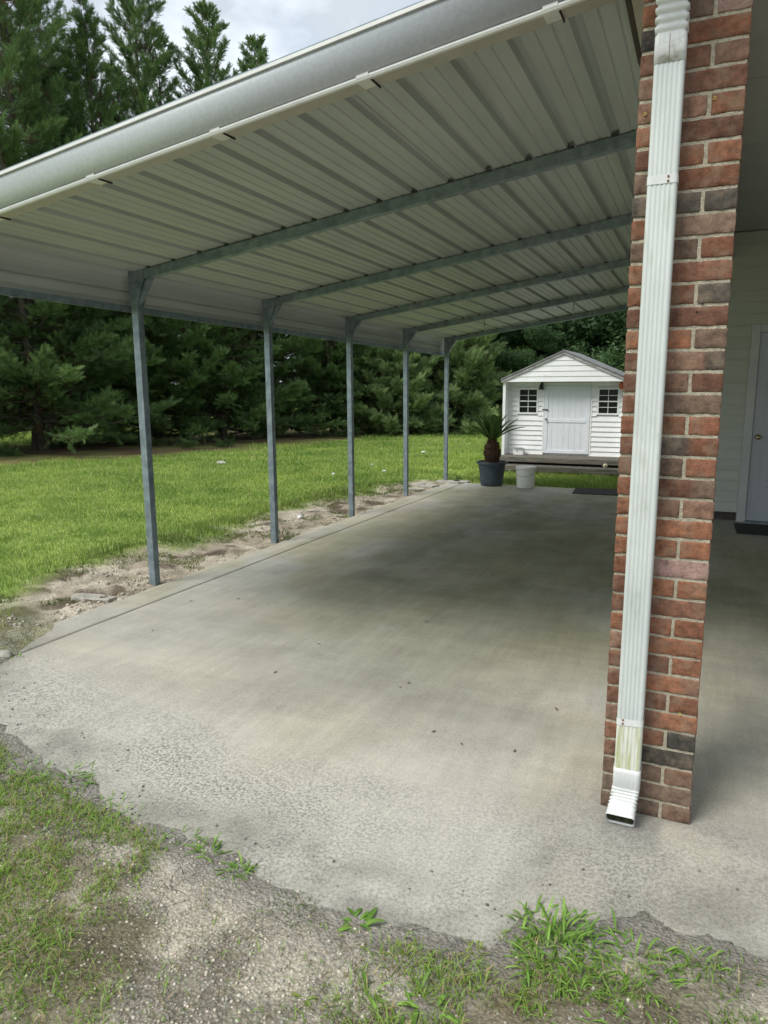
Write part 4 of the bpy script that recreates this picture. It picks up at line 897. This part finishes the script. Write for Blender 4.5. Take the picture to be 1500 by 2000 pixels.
for i in range(520):
    zz = rs.uniform(.0, .34); an = rs.random() * 6.283; rr = np.interp(zz, [0, .02, .08, .15, .23, .29, .35], [.09, .095, .118, .125, .11, .08, .045]); d_ = Vector((math.cos(an), math.sin(an), .35 + zz * 1.5)).normalized(); b_ = Vector((rr * .93 * math.cos(an), rr * .93 * math.sin(an), zb + zz)); s_ = Vector((-math.sin(an), math.cos(an), 0)) * .011; u_ = Vector((0, 0, .011)); ln = rs.uniform(.025, .05)
    tk.add([b_ - s_, b_ + u_, b_ + s_, b_ - u_, b_ + d_ * ln], [(0, 1, 4), (1, 2, 4), (2, 3, 4), (3, 0, 4)])
tk.build('trunk', M_sago, t)
fr_ = [(352, 36, .56), (10, 50, .5), (175, 54, .50), (205, 60, .50), (190, 40, .46), (180, 62, .46), (150, 70, .44), (210, 72, .44), (195, 48, .42), (240, 78, .42), (280, 82, .40), (100, 80, .42), (330, 76, .42), (20, 72, .44), (60, 78, .40), (350, 46, .46), (0, 60, .40), (130, 84, .38), (300, 66, .36), (170, 54, .45), (215, 60, .42)]
for (az, el, ln) in fr_:
    V, F, cl = [], [], []; a = R(az); e = R(el); p = Vector((.03 * math.cos(a), .03 * math.sin(a), zb + .33)); ax = []; n_ = 26; drp = 1.6 if el < 50 else .9
    for j in range(n_ + 1): ax.append(p.copy()); p += Vector((math.cos(a) * math.cos(e), math.sin(a) * math.cos(e), math.sin(e))) * ln / n_; e -= R(drp) * (j / n_ + .3)
    sd0 = Vector((-math.sin(a), math.cos(a), 0)); sub = 3
    for j in range(3, n_ * sub):
        f = j / sub; i0 = min(int(f), n_ - 1); q = ax[i0].lerp(ax[i0 + 1], f - i0); dr_ = (ax[i0 + 1] - ax[i0]).normalized(); nm = sd0.cross(dr_); s = f / n_
        l_ = .105 * math.sin(math.pi * min(1, .12 + .83 * s)) ** .7
        for sg in (-1, 1):
            dd = (sd0 * sg * .78 + dr_ * .72 + nm * (-.22)).normalized(); b0 = len(V); w_ = dr_ * .0034; w_ = w_ * 1.5; V += [q - w_, q + w_, q + dd * l_ * .6 + w_ * .9, q + dd * l_]; F += [(b0, b0 + 1, b0 + 2, b0 + 3)]
            c_ = np.array([.11, .19, .05]) * rs.uniform(.7, 1.5); cl += [c_] * 4
    for j in range(n_):
        b0 = len(V); w_ = sd0 * .004; V += [ax[j] - w_, ax[j] + w_, ax[j + 1] + w_, ax[j + 1] - w_]; F += [(b0, b0 + 1, b0 + 2, b0 + 3)]; cl += [np.array([.09, .12, .04])] * 4
    npmesh('frond', np.array([tuple(v) for v in V]), F, M_leaf, t, col=np.array(cl))
# leafy plant beside the step at the pillar
weed('porch_plant', 'dark leafy plant at the right end of the shed step', -1.27, 13.05, 26, .12, .20, .05, .9, (.03, .07, .02), (.06, .12, .03))

# ---------------------------------------------------------------- trees
def rotmats(D, roll):
    """frames with local z along D (n,3)"""
    D = D / np.linalg.norm(D, axis=1, keepdims=True); up = np.where(np.abs(D[:, 2:3]) > .95, np.array([[1., 0, 0]]), np.array([[0., 0, 1.]]))
    U = np.cross(D, up); U /= np.linalg.norm(U, axis=1, keepdims=True); W = np.cross(D, U)
    c, s = np.cos(roll)[:, None], np.sin(roll)[:, None]; return np.stack([U * c + W * s, -U * s + W * c, D], 2)   # columns
def spray_template(rg, n=11, narrow=.17):
    V = []; F = []
    for i in range(n):
        s = i / n; side = -1 if i % 2 else 1; b = np.array([0, 0, s * .8]); a = rg.uniform(.35, .8) * side; l = .42 * (1 - s * .55); wd = narrow * (.5 + .5 * rg.random()) * .5
        d = np.array([math.sin(a), rg.uniform(-.25, .25), math.cos(a)]); p = np.array([math.cos(a), 0, -math.sin(a)])
        k = len(V); V += [b - p * wd * .35, b + d * l * .55 + p * wd * .5, b + d * l, b + d * l * .5 - p * wd * .5]; F.append((k, k + 1, k + 2, k + 3))
    k = len(V); V += [(0.02, 0, 0), (0.03, 0, .6), (0, 0, 1.05), (-.03, 0, .6)]; F.append((k, k + 1, k + 2, k + 3))
    return np.array(V, float), np.array(F)
def scatter_spr(name, P_, D, S_, colr, tpl, parent, rg):
    Vt, Ft = tpl; Rm = rotmats(D, rg.random(len(P_)) * 6.283)
    V = np.einsum('nij,vj->nvi', Rm, Vt) * S_[:, None, None] + P_[:, None]
    F = (Ft[None] + (np.arange(len(P_)) * len(Vt))[:, None, None]).reshape(-1, 4)
    cc = np.repeat(colr[:, None], len(Vt), 1) * (.8 + .4 * rg.random((len(P_), len(Vt), 1)))
    return npmesh(name, V.reshape(-1, 3), F, M_leaf, parent, col=cc.reshape(-1, 3))
def branch_pts(p0, d0, ln, n, droop, rg):
    pts = [p0]; d = d0 / np.linalg.norm(d0)
    for i in range(n): pts.append(pts[-1] + d * ln / n); d = d + np.array([rg.normal(0, .05), rg.normal(0, .05), droop + rg.normal(0, .04)]); d /= np.linalg.norm(d)
    return np.array(pts)
def cypress(Ht, Rr, seed, ntop=1, low=.7, cA=(.062, .115, .045), cB=(.21, .33, .11), name='cypress_tree', dens=1.0, spr=.225, shape=.56):
    rg = np.random.default_rng(seed); t = bpy.data.objects.new(name, None); C.objects.link(t)
    mb = MB(); heads = [(0, 0, Ht)]
    for k in range(ntop - 1): a = rg.random() * 6.28; heads.append((math.cos(a) * Rr * .5, math.sin(a) * Rr * .5, Ht * rg.uniform(.72, .93)))
    P_, D_, S_, Cc = [], [], [], []
    for hi, (hx, hy, hz) in enumerate(heads):
        n = 9; pts = [(hx * min(1, (i / n) * 1.6) + rg.normal(0, .04), hy * min(1, (i / n) * 1.6) + rg.normal(0, .04), hz * i / n - .15) for i in range(n + 1)]
        mb.tube(pts, list(np.linspace(.17 if hi == 0 else .1, .012, n + 1)), 7)
        nb = int((230 if hi == 0 else 75) * dens * Ht / 12)
        for b in range(nb):
            s = (b + rg.random()) / nb; z = low + (hz - low) * s ** 1.12; i = min(int((z + .15) / hz * n), n - 1); base = np.array(pts[i]); base[2] = z
            R_ = Rr * (.62 if hi else 1) * ((1 - s) ** shape * .93 + .05) * rg.uniform(.62, 1.15)
            a = b * 2.39996 + rg.normal(0, .35); el = R(-16 + 62 * s ** .7 + rg.normal(0, 9)) if s > .06 else R(rg.uniform(-20, 4))
            d0 = np.array([math.cos(a) * math.cos(el), math.sin(a) * math.cos(el), math.sin(el)]); nn = 7
            bp = branch_pts(base, d0, R_, nn, .055, rg)
            if b % 2 == 0 or s < .25: mb.tube([tuple(q) for q in bp], list(np.linspace(.035 * (1 - s) + .010, .004, nn + 1)), 4, False)
            ns = int((34 + 56 * R_) * (1.0 if s > .05 else .6)); u = np.clip(rg.random(ns) ** .55, .16, 1.0) if s > .1 else np.clip(rg.random(ns) ** .4, .3, 1)
            f = u * nn; k = np.minimum(f.astype(int), nn - 1); q = bp[k] + (bp[k + 1] - bp[k]) * (f - k)[:, None]
            dr = bp[k + 1] - bp[k]; dr /= np.linalg.norm(dr, axis=1, keepdims=True); side = rg.normal(size=(ns, 3)); side[:, 2] *= .5
            dd = dr * 1.0 + side * .62 + np.array([0, 0, .18]) ; q = q + side * (.12 * R_ * (1.1 - u))[:, None] * .55
            cl = rg.random(); c = np.array(cA)[None] + (np.array(cB) - cA)[None] * np.clip(.35 * cl + .65 * rg.random((ns, 1)), 0, 1)
            brn = (u < .42) & (rg.random(ns) < .30); c[brn] = np.array([.15, .095, .05]) * (.6 + .6 * rg.random((brn.sum(), 1)))
            P_.append(q); D_.append(dd); S_.append(spr * (.65 + .7 * rg.random(ns)) * (.75 + .35 * (1 - s))); Cc.append(c)
    P_, D_, S_, Cc = map(np.concatenate, (P_, D_, S_, Cc))
    mb.build('trunk', M_bark, t, smooth=True)
    scatter_spr('crown', P_, D_, S_, Cc, spray_template(rg), t, rg)
    return t
def leaf_template(rg, n=9):
    V = []; F = []
    for i in range(n):
        c = rg.normal(size=3) * .42; a = rg.normal(size=3); a /= np.linalg.norm(a); b = np.cross(a, rg.normal(size=3)); b /= np.linalg.norm(b); l = rg.uniform(.22, .38); k = len(V)
        V += [c - a * l, c + b * l * .42, c + a * l, c - b * l * .42]; F.append((k, k + 1, k + 2, k + 3))
    return np.array(V), np.array(F)
def broadleaf(Ht, Rr, seed, cA, cB, low=1.0, name='broadleaf_tree', nl=70, lf=.30):
    rg = np.random.default_rng(seed); t = bpy.data.objects.new(name, None); C.objects.link(t); mb = MB()
    pts = [(rg.normal(0, .08), rg.normal(0, .08), Ht * .8 * i / 8 - .2) for i in range(9)]; mb.tube(pts, list(np.linspace(.24, .05, 9)), 8)
    P_, Cc, S_ = [], [], []
    for b in range(nl):
        s = rg.random() ** .8; z = low + (Ht - low) * s; prof = math.sin(math.pi * min(1, .22 + .78 * s)) ** .55 if s > .3 else .72 + .28 * s / .3
        a = rg.random() * 6.283; rr = Rr * prof * rg.uniform(.45, 1.0) * (.95 if s < .9 else .5); c = np.array([math.cos(a) * rr, math.sin(a) * rr, z])
        if b % 3 == 0: mb.tube([(0, 0, z * .62), tuple(c * .5 + np.array([0, 0, z * .42])), tuple(c)], [.06, .03, .01], 5, False)
        cr = rg.uniform(.55, 1.15) * Rr / 3.2; n = int(150 * cr ** 2 / .7) + 40; v = rg.normal(size=(n, 3)); v /= np.linalg.norm(v, axis=1, keepdims=True); v *= (rg.random((n, 1)) ** .33); v[:, 2] *= .6
        P_.append(c + v * cr); k = rg.random(); Cc.append(np.array(cA)[None] + (np.array(cB) - cA)[None] * np.clip(.5 * k + .5 * rg.random((n, 1)) , 0, 1)); S_.append(lf * (.6 + .7 * rg.random(n)))
    P_, Cc, S_ = map(np.concatenate, (P_, Cc, S_)); mb.build('trunk', M_bark, t, smooth=True)
    scatter_spr('crown', P_, rg.normal(size=(len(P_), 3)), S_, Cc, leaf_template(rg), t, rg); return t
def put(o, x, y, rz=0, s=1, label=None, cat='tree', group=None):
    o.location = (x, y, float(H(x, y))); o.rotation_euler = (0, 0, rz); o.scale = (s, s, s); tag(o, label, cat, group); return o
GC = 'leyland cypress trees in a row beyond the lawn'
c1 = cypress(12.4, 3.0, 1, 4, .35); c2 = cypress(12.8, 3.0, 2, 4, .4); c3 = cypress(12.2, 3.3, 3, 4, .5)
rows = [(c3, -15.2, 12.9, .4, 1.08, 'tall cypress nearest the left edge with a forked trunk'), (c2, -14.4, 16.3, 0, .96, 'cypress seen between the left edge and the first post'), (c1, -13.4, 18.0, 1.0, .96, 'cypress with pointed top right of the second tree'),
        (None, -13.3, 20.4, 2.1, .97, 'cypress whose trunk shows just left of the second post'), (None, -11.6, 21.8, 3.3, .80, 'cypress whose base shows between second and third posts'), (None, -10.6, 24.6, 4.2, .76, 'cypress behind the third post at the mulch end'),
        (None, -10.2, 28.2, 5.0, .80, 'farthest cypress at the end of the row'), (None, -17.2, 10.2, 2.6, 1.0, 'cypress just beyond the left edge of the picture'), (None, -16.8, 15.0, 5.2, .98, 'cypress set behind the two leftmost trees')]
src = [c1, c2, c3]
for i, (o, x, y, rz, s, lb) in enumerate(rows):
    if o is None: o = copy_tree(src[i % 3])
    put(o, x, y, rz, s, lb, group=GC)
c4 = cypress(5.4, 2.6, 9, 2, .25, (.15, .22, .10), (.36, .48, .20), 'feathery_evergreen', 1.5, .36, .45)
put(c4, -8.5, 24.6, .5, 1.0, 'lower feathery light green evergreen at the end of the cypress row')
c5 = copy_tree(c4); put(c5, -9.6, 22.6, 2.5, .75, 'short feathery evergreen tucked beside the farthest cypress trunks')
GB = 'broadleaf trees of the wood behind the shed'
b1 = broadleaf(13, 3.4, 5, (.05, .105, .035), (.17, .29, .085)); b2 = broadleaf(12, 3.6, 6, (.05, .10, .045), (.14, .24, .10), .4, nl=85); b3 = broadleaf(9, 2.8, 7, (.11, .20, .04), (.26, .40, .09), 1.6, nl=50, lf=.26)
spots = [(b1, -8.5, 33, 0, 1.0, 'dark broadleaf tree behind the light evergreen'), (b2, -5.6, 31, 1, 1.0, 'dark broadleaf tree rising behind the left half of the shed'), (b3, -7.6, 29.5, 0, 1.0, 'brighter yellow green tree left of the shed roof'),
         (None, -2.4, 30, 2, 1.05, 'blue green tree behind the shed roof ridge'), (None, .8, 29, 3.5, 1.0, 'dense tree behind the right end of the shed'), (None, 4.5, 31, 4.4, 1.0, 'tree of the wood hidden partly by the house'),
         (None, -12, 37, 5, 1.1, 'tall wood edge tree behind the farthest cypress'), (None, -16.5, 40, 1.4, 1.1, 'wood edge tree beyond the middle of the cypress row'), (None, -3.8, 36, 2.2, 1.2, 'tall back row tree above the shed ridge'), (None, 1.5, 36, .8, 1.2, 'tall back row tree right of the shed'), (None, -8.3, 39, 3, 1.2, 'tall back row tree left of the shed'), (None, -5.9, 27.6, 2.7, .42, 'low bush against the wood left of the shed')]
for i, (o, x, y, rz, s, lb) in enumerate(spots):
    if o is None: o = copy_tree((b1, b2)[i % 2])
    put(o, x, y, rz, s, lb, group=GB)
far = [(-52, 52), (-44, 60), (-36, 66), (-27, 62), (-60, 40), (-66, 28), (-20, 58), (-70, 14), (12, 48), (22, 44)]
for i, (x, y) in enumerate(far): put(copy_tree((b1, b2)[i % 2]), x, y, i * 1.3, 1.1, 'distant tree glimpsed far across the fields beyond the cypresses', group='distant trees beyond the cypress row')
# pale house glimpsed through the left cypress
t = thing('farm_house', 'distant white house glimpsed through gaps in the left cypress', 'house', (-37, 30, float(H(-37, 30))), R(48))
MB().box(-7, 7, -4, 4, 0, 3).build('wall', M_shed, t); MB().prism([(-7.4, -4.5, 2.95), (-7.4, 0, 5.2), (-7.4, 4.5, 2.95)], (0, 0, 0), (14.8, 0, 0)).build('roof', M_roofdk, t)
for a in (-4.5, -1, 3.5): MB().box(a, a + 1.1, -4.04, -4.002, 1, 2.3).build('window', M_pane, t)
